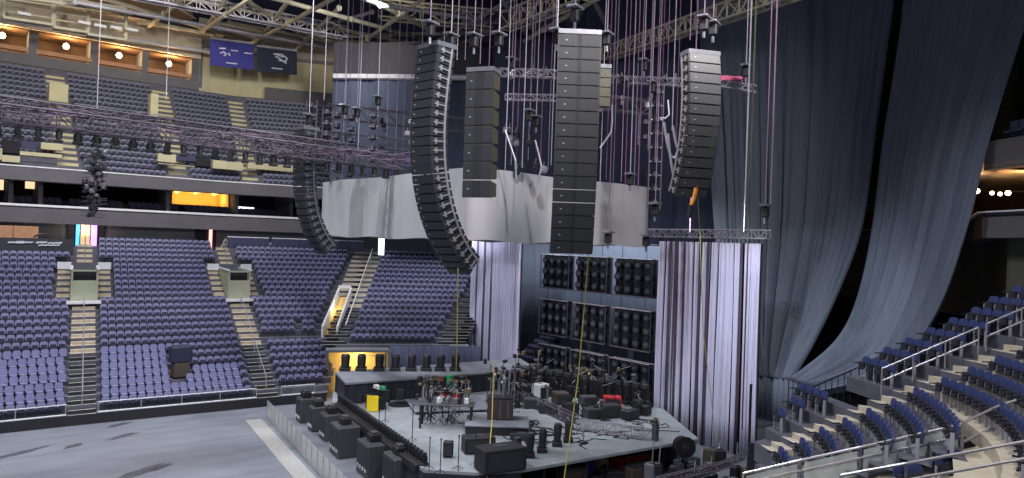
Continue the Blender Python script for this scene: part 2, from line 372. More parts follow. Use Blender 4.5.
# ---- concourse wall behind the far lower stand, entrances, banners
def wallrun(name, pts, z0, z1, mats, th=.3):
    mb = MB()
    for a, b in zip(pts, pts[1:]):
        a, b = V3(a[0], a[1], 0), V3(b[0], b[1], 0); d = (b-a).normalized(); n = V3(-d.y, d.x, 0)
        mb.obox((a+b)/2+n*th/2+V3(0, 0, (z0+z1)/2), (b-a)/2+d*.02, n*th/2, (0, 0, (z1-z0)/2))
    return struct(name, mb, mats)
def off(pts, dd):
    out = []
    for i, p in enumerate(pts):
        a = V3(*pts[max(0, i-1)], 0); b = V3(*pts[min(len(pts)-1, i+1)], 0); d = (b-a).normalized(); n = V3(-d.y, d.x, 0); q = V3(*p, 0)+n*dd; out.append((q.x, q.y))
    return out
RUN = [(-30, 78), (22.5, 78), (31, 76.5), (40, 71.5), (52, 62), (64, 48)]     # outline of the balcony edge
wallrun('wall_far_concourse', off(RUN, 1.6), Z1-.6, 14.1, 'grey')
wallrun('balcony_fascia', RUN, 12.9, 14.35, 'fascia', 1.6)
wallrun('trim_2', off(RUN, -.12), 14.35, 14.55, 'ledge', .35)
mb = MB(); inner, outer = off(RUN, 0), off(RUN, 6.5)
for z, nm, mt in ((14.3, 'suite_floor', 'dark'), (17.0, 'suite_soffit', 'dark')):
    mb = MB()
    for i in range(len(RUN)-1):
        A, B, C, D = [V3(*q, z) for q in (inner[i], inner[i+1], outer[i+1], outer[i])]
        mb.add([A, B, C, D]+[q+V3(0, 0, .1) for q in (A, B, C, D)], [(0, 1, 2, 3), (4, 5, 6, 7), (0, 1, 5, 4)])
    struct(nm, mb, mt)
wallrun('wall_far_suites', off(RUN, 6.4), 14.3, 17.2, 'dark')
UP0 = 76.2
URUN = [(-30, 76.2), (22.0, 76.2), (30.3, 74.7), (39, 69.7), (50, 61)]
wallrun('upper_deck_fascia', URUN, 16.55, 17.75, 'fascia', 1.9)
wallrun('trim_3', off(URUN, -.06), 17.7, 17.8, 'ledge', .12)
# suite partitions
for x in (8, 38, 166, 235, 290):
    p = PY(x, 200, 78.4); mb = MB(); mb.prism([(0, 0), (.55, 0), (.35, 2.4), (0, 2.4)], (p.x, 78.3, 14.4), (0, 1, 0), (0, 0, 1), (.35, 0, 0)); mb.box((p.x+.17, 81.5, 15.7), (.3, 5.6, 2.6)); struct('suite_partition', mb, 'fascia')
# lit suite
def litbox(x0, x1, zb, zt, v, depth, room, lampmat, name='suite_room', nl=3, tint=(1, .82, .45), pw=200):
    a = PY(x0, 192, v).x; b = PY(x1, 192, v).x; mb = MB(); w = b-a
    mb.box(((a+b)/2, v+depth, (zb+zt)/2), (w, .1, zt-zb)); mb.box(((a+b)/2, v+depth/2, zt), (w, depth, .08)); mb.box(((a+b)/2, v+depth/2, zb), (w, depth, .08))
    for s in (a, b): mb.box((s, v+depth/2, (zb+zt)/2), (.1, depth, zt-zb))
    struct(name, mb, room)
    for i in range(nl):
        x = a+w*(i+.5)/nl; m2 = MB(); m2.tube((x, v+depth*.6, zt-.05), (x, v+depth*.6, zt-.14), .16, 10); o = m2.build('ceiling_light', lampmat)
        tag(o, '%s warm downlight in the ceiling of the bright yellow suite' % (ORD[i]+' from the left'), 'light', 'downlights in the yellow suite')
        lamp('downlight', 'POINT', (x, v+depth*.5, zt-.35), pw/nl, tint, .15)
litbox(172, 229, 15.35, 16.75, 80.2, 3.5, 'roomy', 'glow2', pw=130)
for x0, x1, y0, y1 in ((25.5, 35.5, 178, 189), (0, 3.5, 177, 190)):
    p, q = PY(x0, y0, 82), PY(x1, y1, 82); mb = MB(); mb.box(((p.x+q.x)/2, 82.05, (p.z+q.z)/2), (q.x-p.x, .1, p.z-q.z)); tag(mb.build('suite_screen', 'glowc'), 'small cream lit screen in the dark suites, %s' % ('under the beige parapet block' if x0 > 10 else 'at the left picture edge'), 'screen')
p = PY(237, 191, 80); mb = MB(); mb.box((p.x, 80, 15.5), (.16, .1, 1.2)); tag(mb.build('strip_light', 'gloww'), 'upright white strip light at the edge of a dark suite', 'light')
mb = MB(); mb.box((p.x+1.0, 80, 15.35), (1.7, .1, .2)); tag(mb.build('strip_light', 'gloww'), 'level white strip light in the suite right of the yellow one', 'light')

# entrances at the top of the lower bowl
def entrance(x0, x1, ytop, v, n, strips):
    a, b = PY(x0, 240, v).x, PY(x1, 240, v).x; zt = PY((x0+x1)/2, ytop, v).z; zb = Z1; w = b-a
    mb = MB(); mb.box(((a+b)/2, v+.35, (zb+zt)/2), (w+1.4, .1, zt-zb+.3)); struct('door_%d' % n, mb, 'dark')
    for (f0, f1, mt, nm) in strips:
        m2 = MB(); m2.box((a+w*(f0+f1)/2, v+.22, (zb+zt)/2-.1), (w*(f1-f0), .12, zt-zb-.25)); o = m2.build(nm, mt); yield o, nm, mt
ent = list(entrance(76, 97, 222, 79.2, 1, ((0, .16, 'glowb', 'blue_door_light'), (.22, .66, 'roomc', 'corridor_wall_panel'), (.72, 1, 'glowp', 'violet_door_light'))))
tag(ent[0][0], 'upright blue light at the left side of the lit entrance', 'light'); tag(ent[1][0], kind='structure'); tag(ent[2][0], 'upright violet light at the right side of the lit entrance', 'light')
p = PY(86, 223.5, 79); mb = MB(); mb.box((p.x, 79.1, p.z), (2.6, .2, .22)); tag(mb.build('door_head_light', 'glow'), 'warm light strip over the blue and violet lit entrance', 'light'); lamp('entrance_lamp', 'POINT', (p.x, 78.6, p.z-.5), 120, (1, .7, .5), .2)
ent = list(entrance(203, 229, 224, 79.2, 2, ((.25, .36, 'glowr', 'salmon_door_light'),))); tag(ent[0][0], 'upright salmon light beside the dark entrance under the green sign', 'light')
for x, y, w_ in ((88, 221.5, .9), (219.5, 227, .7)):
    p = PY(x, y, 78.9); mb = MB(); mb.bbox((p.x, 78.9, p.z), (w_, .12, .26)); 
    e = tag(mb.build('exit_sign', 'glowg'), 'small green exit sign over the %s' % ('blue and violet lit entrance' if x < 100 else 'dark entrance with the salmon light'), 'sign')
# top-of-stand banner with white script, tan boards, awning
a, b = PY(-20, 243, 74.9), PY(74, 243, 74.9); zc_ = (PY(37, 251, 75).z+PY(37, 239.5, 75).z)/2; mb = MB(); mb.box(((a.x+b.x)/2, 75.0, zc_), (b.x-a.x, .1, 1.2)); bn = empty('rail_banner', (a.x, 75.0, zc_-.6), 'long charcoal banner with white lettering behind the top row at left', 'banner')
mb.build('cloth', 'bbanner', bn)
mt = MB()
def squiggle(x0, x1, y, v, amp):
    n = 12
    pts = [PY(x0+(x1-x0)*i/n, y+amp*sin(i*2.1), v) for i in range(n+1)]
    mt.path(pts, .07, 4)
squiggle(8, 16, 242.3, 74.9, .6); squiggle(16, 24, 242.2, 74.9, 1.3); squiggle(24, 33, 242.3, 74.9, .5); squiggle(36, 47, 242.4, 74.9, .9); squiggle(48, 62, 243, 74.9, .8); squiggle(38, 60, 245.2, 74.9, .4)
mt.build('lettering', 'bannerw', bn)
for x0, x1 in ((-12, 12.5), (13.5, 38)):
    p, q = PY(x0, 226, 77.5), PY(x1, 239, 77.5); mb = MB(); mb.bbox(((p.x+q.x)/2, 77.5, PY(20, 232.5, 77.5).z), (q.x-p.x, .35, 1.15)); tag(mb.build('timber_panel', 'timber'), 'tan board screen behind the charcoal banner, %s of the pair' % ('left' if x0 < 0 else 'right'), 'panel')
p = PY(47, 236, 77.6); aw = empty('bar_canopy', (p.x, 77.6, p.z), 'white curved canopy between the tan boards and the lit entrance', 'canopy'); mb = MB()
for i in range(8):
    t0, t1 = i/8*math.pi, (i+1)/8*math.pi; mb.add([(p.x-1.1*cos(t0), 77.1, p.z-.1+.35*sin(t0)), (p.x-1.1*cos(t1), 77.1, p.z-.1+.35*sin(t1)), (p.x-1.1*cos(t1), 78.1, p.z-.1+.35*sin(t1)), (p.x-1.1*cos(t0), 78.1, p.z-.1+.35*sin(t0))], [(0, 1, 2, 3)])
mb.build('cover', 'whitem', aw)
for s in (-1, 1): mb = MB(); mb.tube((p.x+s*1.0, 77.6, Z1), (p.x+s*1.0, 77.6, p.z-.05), .04); mb.build('post', 'blackm', aw)
# wooden barricade and white litter bin at the top of the second aisle
p = PY(225, 248, 76.8); aw = empty('sawhorse', (p.x, 76.8, Z1), 'yellow timber A-frame at the top of the second stair', 'barricade')
for s in (-1, 1): mb = MB(); mb.tube((p.x+s*.55, 76.6, Z1), (p.x, 76.8, Z1+1.1), .05); mb.build('leg', 'beige', aw)
mb = MB(); mb.tube((p.x-.3, 76.7, Z1+.55), (p.x+.3, 76.7, Z1+.55), .04); mb.build('crossbar', 'beige', aw)
# navy rail panels behind the third bank
q = [bank3.at(24.6, t) for t in (.02, .3, .6, .93)]
for i in range(3):
    a, b = V3(q[i].x, q[i].y, 0), V3(q[i+1].x, q[i+1].y, 0); d = (b-a).normalized(); rp = empty('rail_screen', (a.x, a.y, Z1), 'navy rail screen with pale cap behind the third bank, %s from the left' % ORD[i], 'screen', 'navy rail screens')
    mb = MB(); mb.obox((a+b)/2+V3(0, 0, Z1+.75), (b-a)/2-d*.15, V3(-d.y, d.x, 0)*.05, (0, 0, .55)); mb.build('board', 'navyp', rp)
    mb = MB(); mb.obox((a+b)/2+V3(0, 0, Z1+1.34), (b-a)/2-d*.15, V3(-d.y, d.x, 0)*.06, (0, 0, .04)); mb.build('cap_rail', 'ledge', rp)

# ---- upper deck
USL = .80; UZ = 17.6; UV = 77.5
u1b, u1t = on_slope(62, 112, UV, UZ, USL), on_slope(54, 78, UV, UZ, USL)
def ua(x): 
    p = on_slope(x, 110, UV, UZ, USL); return p.x
g1, g2, g3 = ua(60), ua(158), ua(221)
UT = UZ+USL*15.5; n_ = 20
UROWS = 18
def UB(x, dx=0): return ((x, UV, UZ), (x+dx, UV+15.5, UT))
E3 = UB(g3, 2.5); c18, s18 = cos(R(20)), sin(R(20))
E4 = ((g3+15*c18, UV-15*s18, UZ), (g3+15*c18+8.5, UV-15*s18+13, UT)); E5 = ((g3+28, UV-17, UZ), (g3+42, UV-6, UT))
ub = [Bank(*UB(-34), *UB(g1), n_), Bank(*UB(g1), *UB(g2, 1), n_), Bank(*UB(g2, 1), *E3, n_), Bank(*E3, *E4, n_), Bank(*E4, *E5, n_)]
for bk in ub: bk.terrace('upper_terrace', 'concrete', kmax=19, base=UZ-.4)
for bk in ub[:3]: stairs('upper_stair', bk, 'r', -.85, .85, range(0, 18), ['beige', 'pale_tread'])
def ublock(x0, x1, y0, y1, v, mt='beige', dep=1.2, nm='parapet_block'):
    p, q = PY(x0, y0, v), PY(x1, y1, v); mb = MB(); mb.bbox(((p.x+q.x)/2, v+dep/2, (p.z+q.z)/2), (q.x-p.x, dep, p.z-q.z)); return struct(nm, mb, mt)
ublock(49.5, 68, 82, 103, 83); ublock(151, 158, 93, 118, 82.6); 
ublock(20, 62, 151, 158.5, 77.7, dep=.3); ublock(41, 63, 142, 151, 78.4, dep=.8); ublock(0, 2, 148, 160, 77.7, dep=.3); ublock(2, 20, 155, 163, 77.6, dep=.3)
ublock(2, 20, 139, 154, 79.2, 'dark', .3, 'portal_opening'); ublock(21, 41, 140, 150, 79.6, 'navyp', .3, 'portal_opening')
ublock(158, 176, 153, 163, 77.8, dep=.6); ublock(158, 195, 163, 167, 77.6, dep=.3); ublock(176, 196, 154, 162, 79.2, 'navyp', .3, 'portal_opening'); ublock(196, 210, 155, 167, 79.2, 'dark', .3, 'portal_opening'); ublock(213, 243, 160, 171, 77.8, dep=.6)
ublock(248, 300, 162, 173, 78.0, dep=.5)
# upper back wall with four lamp-lit alcoves
BV = UV+16.0
XL = PY(-30, 60, BV).x; XR = PY(200, 60, BV).x
wz = PY(100, 62, BV).z
mb = MB(); mb.box(((XL+XR)/2, BV+4, UT+5), (XR-XL, .2, 12)); struct('wall_far_upper', mb, 'brown')
mb = MB(); mb.box(((XL+XR)/2, BV+.1, UT+.2), (XR-XL, .3, 1.1)); struct('parapet', mb, 'grey')
alc = [(-25, 27, 56, 52), (36, 92, 71, 64), (98, 142, 78, 76), (148, 192, 85, 82)]
piers = [(28, 38), (90, 97), (142, 149), (192, 203)]
for x0, x1 in piers:
    a, b = PY(x0, 60, BV), PY(x1, 60, BV); mb = MB(); mb.box(((a.x+b.x)/2, BV+1.6, UT+3), (b.x-a.x, 3.2, 6)); struct('wall_pier', mb, 'grey')
zc = PY(60, 40, BV).z
lx = [(2, 59), (66, 75), (119, 84), (169, 92)]
for i, ((x0, x1, _, _), (lxp, _)) in enumerate(zip(alc, lx)):
    a, b = PY(x0, 60, BV).x, PY(x1, 60, BV).x
    zt = PY((x0+x1)/2, 49+.12*(x0+x1)/2*.5, BV).z
    base = PY((x0+x1)/2, 43+.165*(x0+x1)/2, BV).z
    mb = MB(); mb.box(((a+b)/2, BV+.2, base-.25), (b-a, .5, .45)); struct('alcove_ledge', mb, 'timber')
    mb = MB(); mb.box(((a+b)/2, BV+2, base+1.9), (b-a, 4, .15)); struct('alcove_soffit', mb, 'brown')
    p = PY(lxp, 41+.125*lxp, BV+.9); mb = MB(); mb.ball((p.x, BV+.9, base+1.0), .33, n=12); ABASE = base; fx = empty('alcove_lamp', (p.x, BV+.9, base+1.0), 'glowing warm lamp in the upper wall alcove, %s from the left' % ORD[i], 'lamp', 'warm alcove lamps'); mb.build('bulb', 'glow', fx)
    mb = MB(); mb.tube((p.x, BV+.9, base+1.3), (p.x, BV+.9, base+1.82), .04); mb.tube((p.x, BV+.9, base+1.25), (p.x, BV+.9, base+1.4), .2, 10); mb.build('stem', 'blackm', fx)
    lamp('alcove_light', 'POINT', (p.x, BV+.3, base+.9), 900, (1, .62, .28), .3)
# pale curved wall to the right of the alcoves
WR = [(XR, BV), (g3+3, BV+.3), (g3+12, BV-2), (g3+22, BV-7), (g3+34, BV-17)]
wallrun('wall_corner_upper', WR, UT-.8, UT+5.2, 'beige'); wallrun('wall_corner_top', off(WR, .6), UT+5.2, UT+8.6, 'pale_tread')
wallrun('trim_4', off(WR, -.3), UT+4.9, UT+5.3, 'steeld', .4)
wallrun('parapet', [(g3+6, BV-1.6), (g3+14, BV-4.2), (g3+22, BV-9)], UT-.6, UT+1.0, 'fascia')
mb = MB(); mb.box(((XL+XR)/2, BV-.3, ABASE+3.2), (XR-XL, .3, 2.4)); struct('upper_fascia', mb, 'pale_tread')
# sloping pale soffit over the alcoves
mb = MB(); mb.add([(XL, BV-2.5, UT+6.2), (XR+2, BV-2.5, UT+6.2), (XR+2, BV+5, UT+9), (XL, BV+5, UT+9)], [(0, 1, 2, 3)]); mb.add([(XL, BV+4, UT+5.0), (XR+2, BV+4, UT+5.0), (XR+2, BV-2.5, UT+6.2), (XL, BV-2.5, UT+6.2)], [(0, 1, 2, 3)]); struct('roof_soffit', mb, 'pale_tread')
# roof deck
mb = MB(); mb.box((25, 45, 44), (150, 150, .6)); struct('ceiling', mb, 'roof')

# ---- near right corner
NZ = 4.55
def NA(k): k -= .45; return V3(24.8+.36*k, 15.9-.66*k, NZ+.44*(k+.45))
def NBk(k): k -= .45; return V3(23.0-.21*k, 14.2-.97*k, NZ+.44*(k+.45))
nb1 = Bank(NA(0), NA(7), NBk(0), NBk(7), 7, bulge=-.25)
bankN2 = Bank(NA(7), NA(22), (18.2, 6.0, NZ+.44*7), (14.5, -6.5, NZ+.44*22), 15, bulge=-.9)
nb1.terrace('near_terrace', 'concrete', kmax=6, seg=4, base=NZ-.6)
bankN2.terrace('near_terrace', 'pale_tread', kmax=14, seg=6, base=NZ+.44*6)
DD = V3(.515, .857, 0)
def NC(k, t): p = NA(k)+DD*t; return p
nb3 = Bank(NC(7, 1.4)+DD*2.8, NC(22, 1.4)+DD*3.6, NC(7, 1.4), NC(22, 1.4), 15)
nb4 = Bank(NC(1, 1.4)+DD*.4, NC(5, 1.4)+DD*3.6, NC(1, 1.4), NC(5, 1.4), 4)
nb4.terrace('corner_terrace', 'concrete', base=NZ-.3)
nb3.terrace('corner_terrace', 'concrete', base=NZ+2.5)
# stair between near bank and corner bank
mbk = Bank(NC(1, 1.4), NC(22, 1.4), NC(1, .0), NC(22, .0), 21)
mbk.terrace('near_stair_base', 'concrete', base=NZ-1)
stairs('near_stair', mbk, 'l', .15, 1.3, range(0, 21), ['pale_tread', 'nosing'])
# lower rows in front of the near bank, dark
nb0 = Bank(V3(21.5, 22.2, 1.2), NC(0, 1.4)+V3(0, 0, -.44), V3(19.8, 17.6, 1.2), V3(22.8, 14.6, NZ-.44), 7)
wallrun('wall_stage_end', [(72, -30), (72, 120)], -.2, 44, 'dark')
wallrun('wall_far', [(-60, 118), (90, 118)], -.2, 44, 'dark')
wallrun('wall_right', [(27, -20), (75, -12)], -.2, 44, 'dark')
wallrun('wall_rear_low', [(53.2, 36), (53.2, 80)], -.2, 12, 'dark')
# right wall: ledge, suite, upper fascia
RW = [(27, -3), (36.6, 13), (48, 18), (62, 32), (64, 60)]
RWr = RW[::-1]
wallrun('wall_right_lower', off(RWr, 1.4)[::-1], 9, 13.6, 'olive', .3)
wallrun('right_balcony_fascia', RW, 13.5, 14.6, 'fascia', -1.5)
wallrun('trim_5', RW, 14.6, 14.66, 'ledge', .2)
mb = MB(); a_ = V3(36.6, 13, 0); d_ = (V3(27, -3, 0)-a_).normalized(); n_o = V3(-d_.y, d_.x, 0)
for r_ in range(3):
    for i in range(30):
        q = a_+d_*(i*.55+1.2)+n_o*(.4+.8*r_)+V3(0, 0, 17.85+.5*r_); mb.obox(q+V3(0, 0, .35), d_*.23, n_o*.05, (0, 0, .33)); mb.obox(q+V3(0, 0, .2)-n_o*.2, d_*.2, n_o*.16, (0, 0, .04))
tag(mb.build('balcony_seats', 'navyp'), 'short rows of dark navy seats above the right-hand suite', 'seats', kind='stuff')
wallrun('right_suite_floor', RW, 14.4, 14.5, 'dark', -5)
wallrun('wall_right_suites', off(RW, -4.6), 14.4, 17.2, 'brown', -.2)
wallrun('right_suite_soffit', RW, 16.6, 16.75, 'pale_tread', -5)
pw_ = PZ(381, 247, 11.9)
wallrun('right_upper_fascia', RW, 16.5, 17.75, 'fascia', -.5)
wallrun('wall_right_upper', off(RW, -2.5), 17.7, 34, 'olive', -.3)
p = PD(1006, 190, 33); lamp('suite_lamp', 'POINT', (p.x+1.2, p.y-.6, 16.2), 160, (1, .5, .2), .2); lamp('suite_lamp', 'POINT', (p.x+.2, p.y+1.5, 16.2), 200, (1, .5, .2), .2)
for i, (x, y) in enumerate(((977, 191), (992, 193), (1000, 194), (1008, 193))):
    p = PD(x, y, 35.5); mb = MB(); mb.ball(p, .13 if i in (0, 3) else .1, n=10); tag(mb.build('bar_lamp', 'glow'), 'small glowing bar lamp in the right-hand suite, %s from the left' % ORD[i], 'lamp', 'bar lamps in the right suite')
# ================================================================== seats
RB = [(-.235, .44), (.235, .44), (.24, .78), (.19, .87), (.10, .90), (-.10, .90), (-.19, .87), (-.24, .78)]
RS = [(-.17, .42), (.17, .42), (.175, .65), (.13, .69), (-.13, .69), (-.175, .65)]
def chair_meshes(kind):
    X, D = V3(1, 0, 0), V3(0, 1, 0); Zt = V3(0, -.13, 1).normalized()
    back = MB().prism(RB, (0, -.10, 0), X, Zt, (0, -.05, 0))
    if kind == 'open':                      # seat folded down
        seat = MB().prism([(-.21, 0), (.21, 0), (.2, .34), (.12, .42), (-.12, .42), (-.2, .34)], (0, -.06, .40), X, D, (0, 0, .07))
    else:
        seat = MB().prism(RS, (0, .02, 0), X, Zt, (0, .06, 0)); seat.obox((0, .05, .415), (.17, 0, 0), (0, .03, 0), (0, 0, .018))
    out = [('backrest', back), ('seat', seat)]
    for s in (-1, 1):
        out.append(('armrest', MB().obox((s*.262, .03, .62), (.018, 0, 0), (0, .15, 0), (0, 0, .018))))
        out.append(('support', MB().obox((s*.262, -.06, .31), (.016, 0, 0), (0, .05, 0), (0, 0, .31))))
    return out
KM = dict(fold=('lav', 'seatnavy', 'lav2', 'blackm', 'lav2', 'blackm'), open=('lav2', 'lav', 'lav2', 'blackm', 'lav2', 'blackm'), near=('blueback', 'seatdark', 'blackm', 'armgrey', 'blackm', 'armgrey'), up=('upseat', 'seatnavy', 'armgrey', 'blackm', 'armgrey', 'blackm'))
protos = {}
for kd in KM:
    root = empty('folding_seat', (0, 0, 0)); 
    for (nm, mb), mt in zip(chair_meshes(kd), KM[kd]): mb.build(nm, mt, root)
    freeze(root); protos[kd] = root
seats = []   # (pos, dir, kind, label, group)
def addseats(lst, kind, where, ref, backs, fn=None):
    for p, d, k, i, n in lst:
        kd = fn(k, p, i, n) if fn else kind
        if kd is None: continue
        q = proj(p+V3(0, 0, .6))
        out = not (-6 < q[0] < 1028 and -8 < q[1] < 484)
        if out and not (kd == 'near' and 0 < q[0] < 1500 and -60 < q[1] < 620): continue
        lab = '%s, %s from %s, %s row, %s' % (backs[kd], ORD[i], ref, ORD[k], where)
        seats.append((p, d, kd, lab, 'folding seats in '+where, q[2]+(1000 if out else 0)))
BK = {'fold': 'navy folded seat', 'open': 'pale lavender seat', 'near': 'blue backed seat', 'up': 'slate seat'}
opn = lambda k, p, i, n: 'open' if (1 <= k <= 6 and proj(p)[0] < 165) or (1 <= k <= 3 and proj(p)[0] < 240) else 'fold'
bx = PZ(190, 405, .6)
box_k = lambda k, p: 2 <= k <= 5 and 168 < proj(p+V3(0, 0, .5))[0] < 189
addseats(bank1.seats(range(0, 22), .2, gap), 'fold', 'far bank left of first stair', 'left', BK, opn)
addseats(bank2.seats(range(0, 25), gap, gap, skip=box_k), 'fold', 'far bank between long stairs', 'left', BK, opn)
yk = lambda k: .3 if k < 8 else (2.6 if k <= 17 else 2.3)
addseats(bank3.seats([k for k in range(1, 25) if k not in (7,)], gap, yk), 'fold', 'corner bank by yellow portal', 'left', BK, lambda k, p, i, n: None if (8 <= k <= 9 and 5 <= i <= 5) else 'fold')
addseats(bank4.seats(range(0, 17), .95, 1.3), 'fold', 'bank behind stage platform', 'left', BK)
addseats(bank5.seats(range(0, 8), .2, .2), 'up', 'low dark bank behind backdrop', 'left', {'up': 'dark slate seat'})
BU = {'up': 'slate seat'}
ug = lambda k: 1.0
for j, bk in enumerate(ub):
    addseats(bk.seats(range(0, 18), 1.0 if j else .3, .9), 'up', 'upper deck, %s bank' % ORD[j], 'left', BU, (lambda k, p, i, n: None if (k < 2 and p.x < g1+1.2) else 'up'))
# near right banks: the first seat is the one by the stair
near = nb1.seats(range(0, 7), .25, .2, pitch=.50); addseats(near, 'near', 'low bank above glass balustrade', 'stair', BK)
n2 = bankN2.seats(range(0, 15), .3, .1, pitch=.50); addseats(n2, 'near', 'near bank with pale treads', 'stair', BK)
n3 = nb3.seats(range(0, 15), .2, .3, pitch=.52, off=.3); addseats(n3, 'near', 'shaded corner bank', 'far end', BK)
n4 = nb4.seats(range(0, 4), .2, .3, pitch=.52, off=.3); addseats(n4, 'near', 'low corner bank under drape', 'far end', BK)
seats.sort(key=lambda s: s[5])
cnt = {}
ind, rest = seats[:330], seats[330:]
def face(d): return math.atan2(d.y, d.x)
used = set()
for p, d, kd, lab, grp, dist in ind:
    if kd not in used: o = protos[kd]; used.add(kd)
    else: o = copy_tree(protos[kd])
    o.location = p; o.rotation_euler = (0, 0, face(d)+math.pi); o['label'] = lab; o['category'] = 'seat'; o['group'] = grp
# the far rows: one object per kind of seat
def mass(lst, kd, name, label):
    if not lst: return
    vs, fs, mi = [], [], []; mats = KM[kd]; base = chair_meshes(kd)
    if kd == 'up': base = base[:2]
    for p, d, *_ in lst:
        a = face(d)+math.pi; ca, sa = cos(a), sin(a)
        for j, (nm, mb) in enumerate(base):
            n = len(vs)
            for q in mb.v: vs.append((p.x+ca*q.x-sa*q.y, p.y+sa*q.x+ca*q.y, p.z+q.z))
            for f in mb.f: fs.append(tuple(i+n for i in f)); mi.append(j)
    me = bpy.data.meshes.new(name); me.from_pydata(vs, [], fs)
    for k in mats[:len(base)]: me.materials.append(M[k])
    me.polygons.foreach_set('material_index', mi); me.update()
    o = bpy.data.objects.new(name, me); COL.objects.link(o); tag(o, label, 'seats', kind='stuff')
for kd, lb in (('fold', 'rows of folded navy seats with lavender shells in the far lower bowl'), ('open', 'rows of rounded pale lavender seats low in the far bowl'), ('near', 'remaining blue seats of the dark corner banks at right'), ('up', 'rows of slate seats in the upper deck')):
    mass([s for s in rest if s[2] == kd], kd, 'seat_rows', lb)
for kd, o in protos.items():
    if kd not in used:
        for c in list(o.children): bpy.data.objects.remove(c)
        bpy.data.objects.remove(o)
# suite chairs on the balcony
mb = MB()
for i in range(90):
    x = -18+i*.56
    if x > 30 or i % 9 == 4: continue
    for yy, dz in ((78.9, 0), (79.7, .22)):
        mb.box((x, yy+.1, 14.85+dz), (.46, .08, .5)); mb.box((x, yy-.12, 14.75+dz), (.42, .34, .08))
tag(mb.build('suite_seats', 'seatnavy'), 'dark seats in rows along the suite balcony', 'seats', kind='stuff')
mb = MB()
for i in range(24):
    x = PY(118, 238, 76.9).x+i*.56
    if proj((x, 76.9, 11.8))[0] > 196: break
    mb.box((x, 76.9, 11.55), (.5, .1, .75))
tag(mb.build('standing_row_seats', 'seatdark'), 'row of covered dark seats along the top of the second bank', 'seats', kind='stuff')
# the covered kiosk box standing in the second bank
c = on_slope(181, 378, 54, .6, .469)
kb = empty('covered_cabinet', (c.x, c.y, c.z), 'tall charcoal covered cabinet standing among seats of the second bank', 'cabinet')
p0 = V3(c.x, c.y-.1, c.z); mb = MB(); mb.bbox(p0+V3(0, .4, 1.7), (1.45, .9, 1.3), 7.5, .15); mb.build('cover', 'bannern', kb); MB().bbox(p0+V3(0, .4, .6), (1.1, .8, 1.1), 7.5, .05).build('base', 'flight', kb)
# rail along the front of the far stand
for (a, b, w) in ((A0[0], A1[0], 'first'), (A1[0], A2[0], 'second'), (A2[0], A3[0], 'corner')):
    a, b = V3(*a), V3(*b); d = (b-a).normalized(); s0, s1 = a+d*.9, b-d*.9; fr = empty('front_rail', s0, 'low pale rail along the front of the %s far bank' % w, 'rail')
    mb = MB(); mb.tube(s0+V3(0, -.05, .75), s1+V3(0, -.05, .75), .035); mb.tube(s0+V3(0, -.05, .1), s1+V3(0, -.05, .1), .05); mb.build('rail', 'ledge', fr)
    n = int((s1-s0).length/2.4); mb = MB()
    for i in range(n+1): q = s0.lerp(s1, i/n); MB().tube(q+V3(0, -.05, 0), q+V3(0, -.05, .75), .03).build('post', 'rail', fr)
# centre rails of the two long stairs
for bank, nm in ((bank1, 'first'), (bank2, 'second')):
    for k0, k1, seg in ((1, 6, 'bottom'), (7, 13, 'middle'), (21, 24, 'top')):
        h = empty('stair_handrail', bank.r(k0), 'slim handrail on the %s of the %s long stair' % (seg, nm), 'handrail')
        a, b = bank.r(k0), bank.r(k1); mb = MB(); mb.tube(a+V3(0, 0, .95), b+V3(0, 0, .95), .035); mb.build('rail', 'rail', h)
        for q in (a, a.lerp(b, .5), b): MB().tube(q, q+V3(0, 0, .95), .03).build('post', 'rail', h)
for s, t in ((.95, 'left'), (-1.05, 'right')):
    pass
h = empty('stair_handrail', bank4.l(7), 'glazed rail splitting the pale corner stair', 'handrail')
a, b = bank3.r(8)+V3(.0, 0, 0), bank3.r(23); mb = MB(); mb.tube(a+V3(0, 0, 1.0), b+V3(0, 0, 1.0), .05); mb.build('rail', 'ledge', h); mb = MB(); mb.prism([(0, 0), (1, 0), (1, 1), (0, 1)], a+V3(0, 0, .1), b-a, (0, 0, .85), (.05, 0, 0)); mb.build('glass_panel', 'glass', h)

# ---- railings, balustrade and lower landing at the near right
def rail_run(pts, hs, label, post_every=1.6, r=.032, mt='rail', glass=None, name='handrail'):
    e = empty(name, pts[0], label, 'railing')
    for h_ in hs: MB().path([p+V3(0, 0, h_) for p in pts], r).build('rail', mt, e)
    for a, b in zip(pts, pts[1:]):
        n = max(1, round((b-a).length/post_every))
        for i in range(n+1):
            q = a.lerp(b, i/n); MB().tube(q, q+V3(0, 0, max(hs)), r*.9).build('post', mt, e)
        if glass: 
            for i in range(n):
                q0, q1 = a.lerp(b, (i+.06)/n), a.lerp(b, (i+.94)/n); dd = (q1-q0); nn = V3(-dd.y, dd.x, 0).normalized()*.012
                MB().prism([(0, 0), (1, 0), (1, 1), (0, 1)], q0+V3(0, 0, .06), dd, (0, 0, max(hs)-.16), nn).build('glass_panel', glass, e)
    return e
# rail on the stair between the near bank and the corner bank
rail_run([NC(k, 1.25)+V3(0, 0, .02) for k in (6.5, 10.5)], (.95, .5), 'steel stair rail beside the pale steps, lower flight', 1.2)
rail_run([NC(k, 1.25)+V3(0, 0, .02) for k in (10.8, 19)], (.95, .5), 'steel stair rail beside the pale steps, upper flight', 1.2)
rail_run([NC(k, .1)+V3(0, 0, .02) for k in (12, 20)], (.95,), 'thin steel rail on the near side of the upper pale steps', 2)
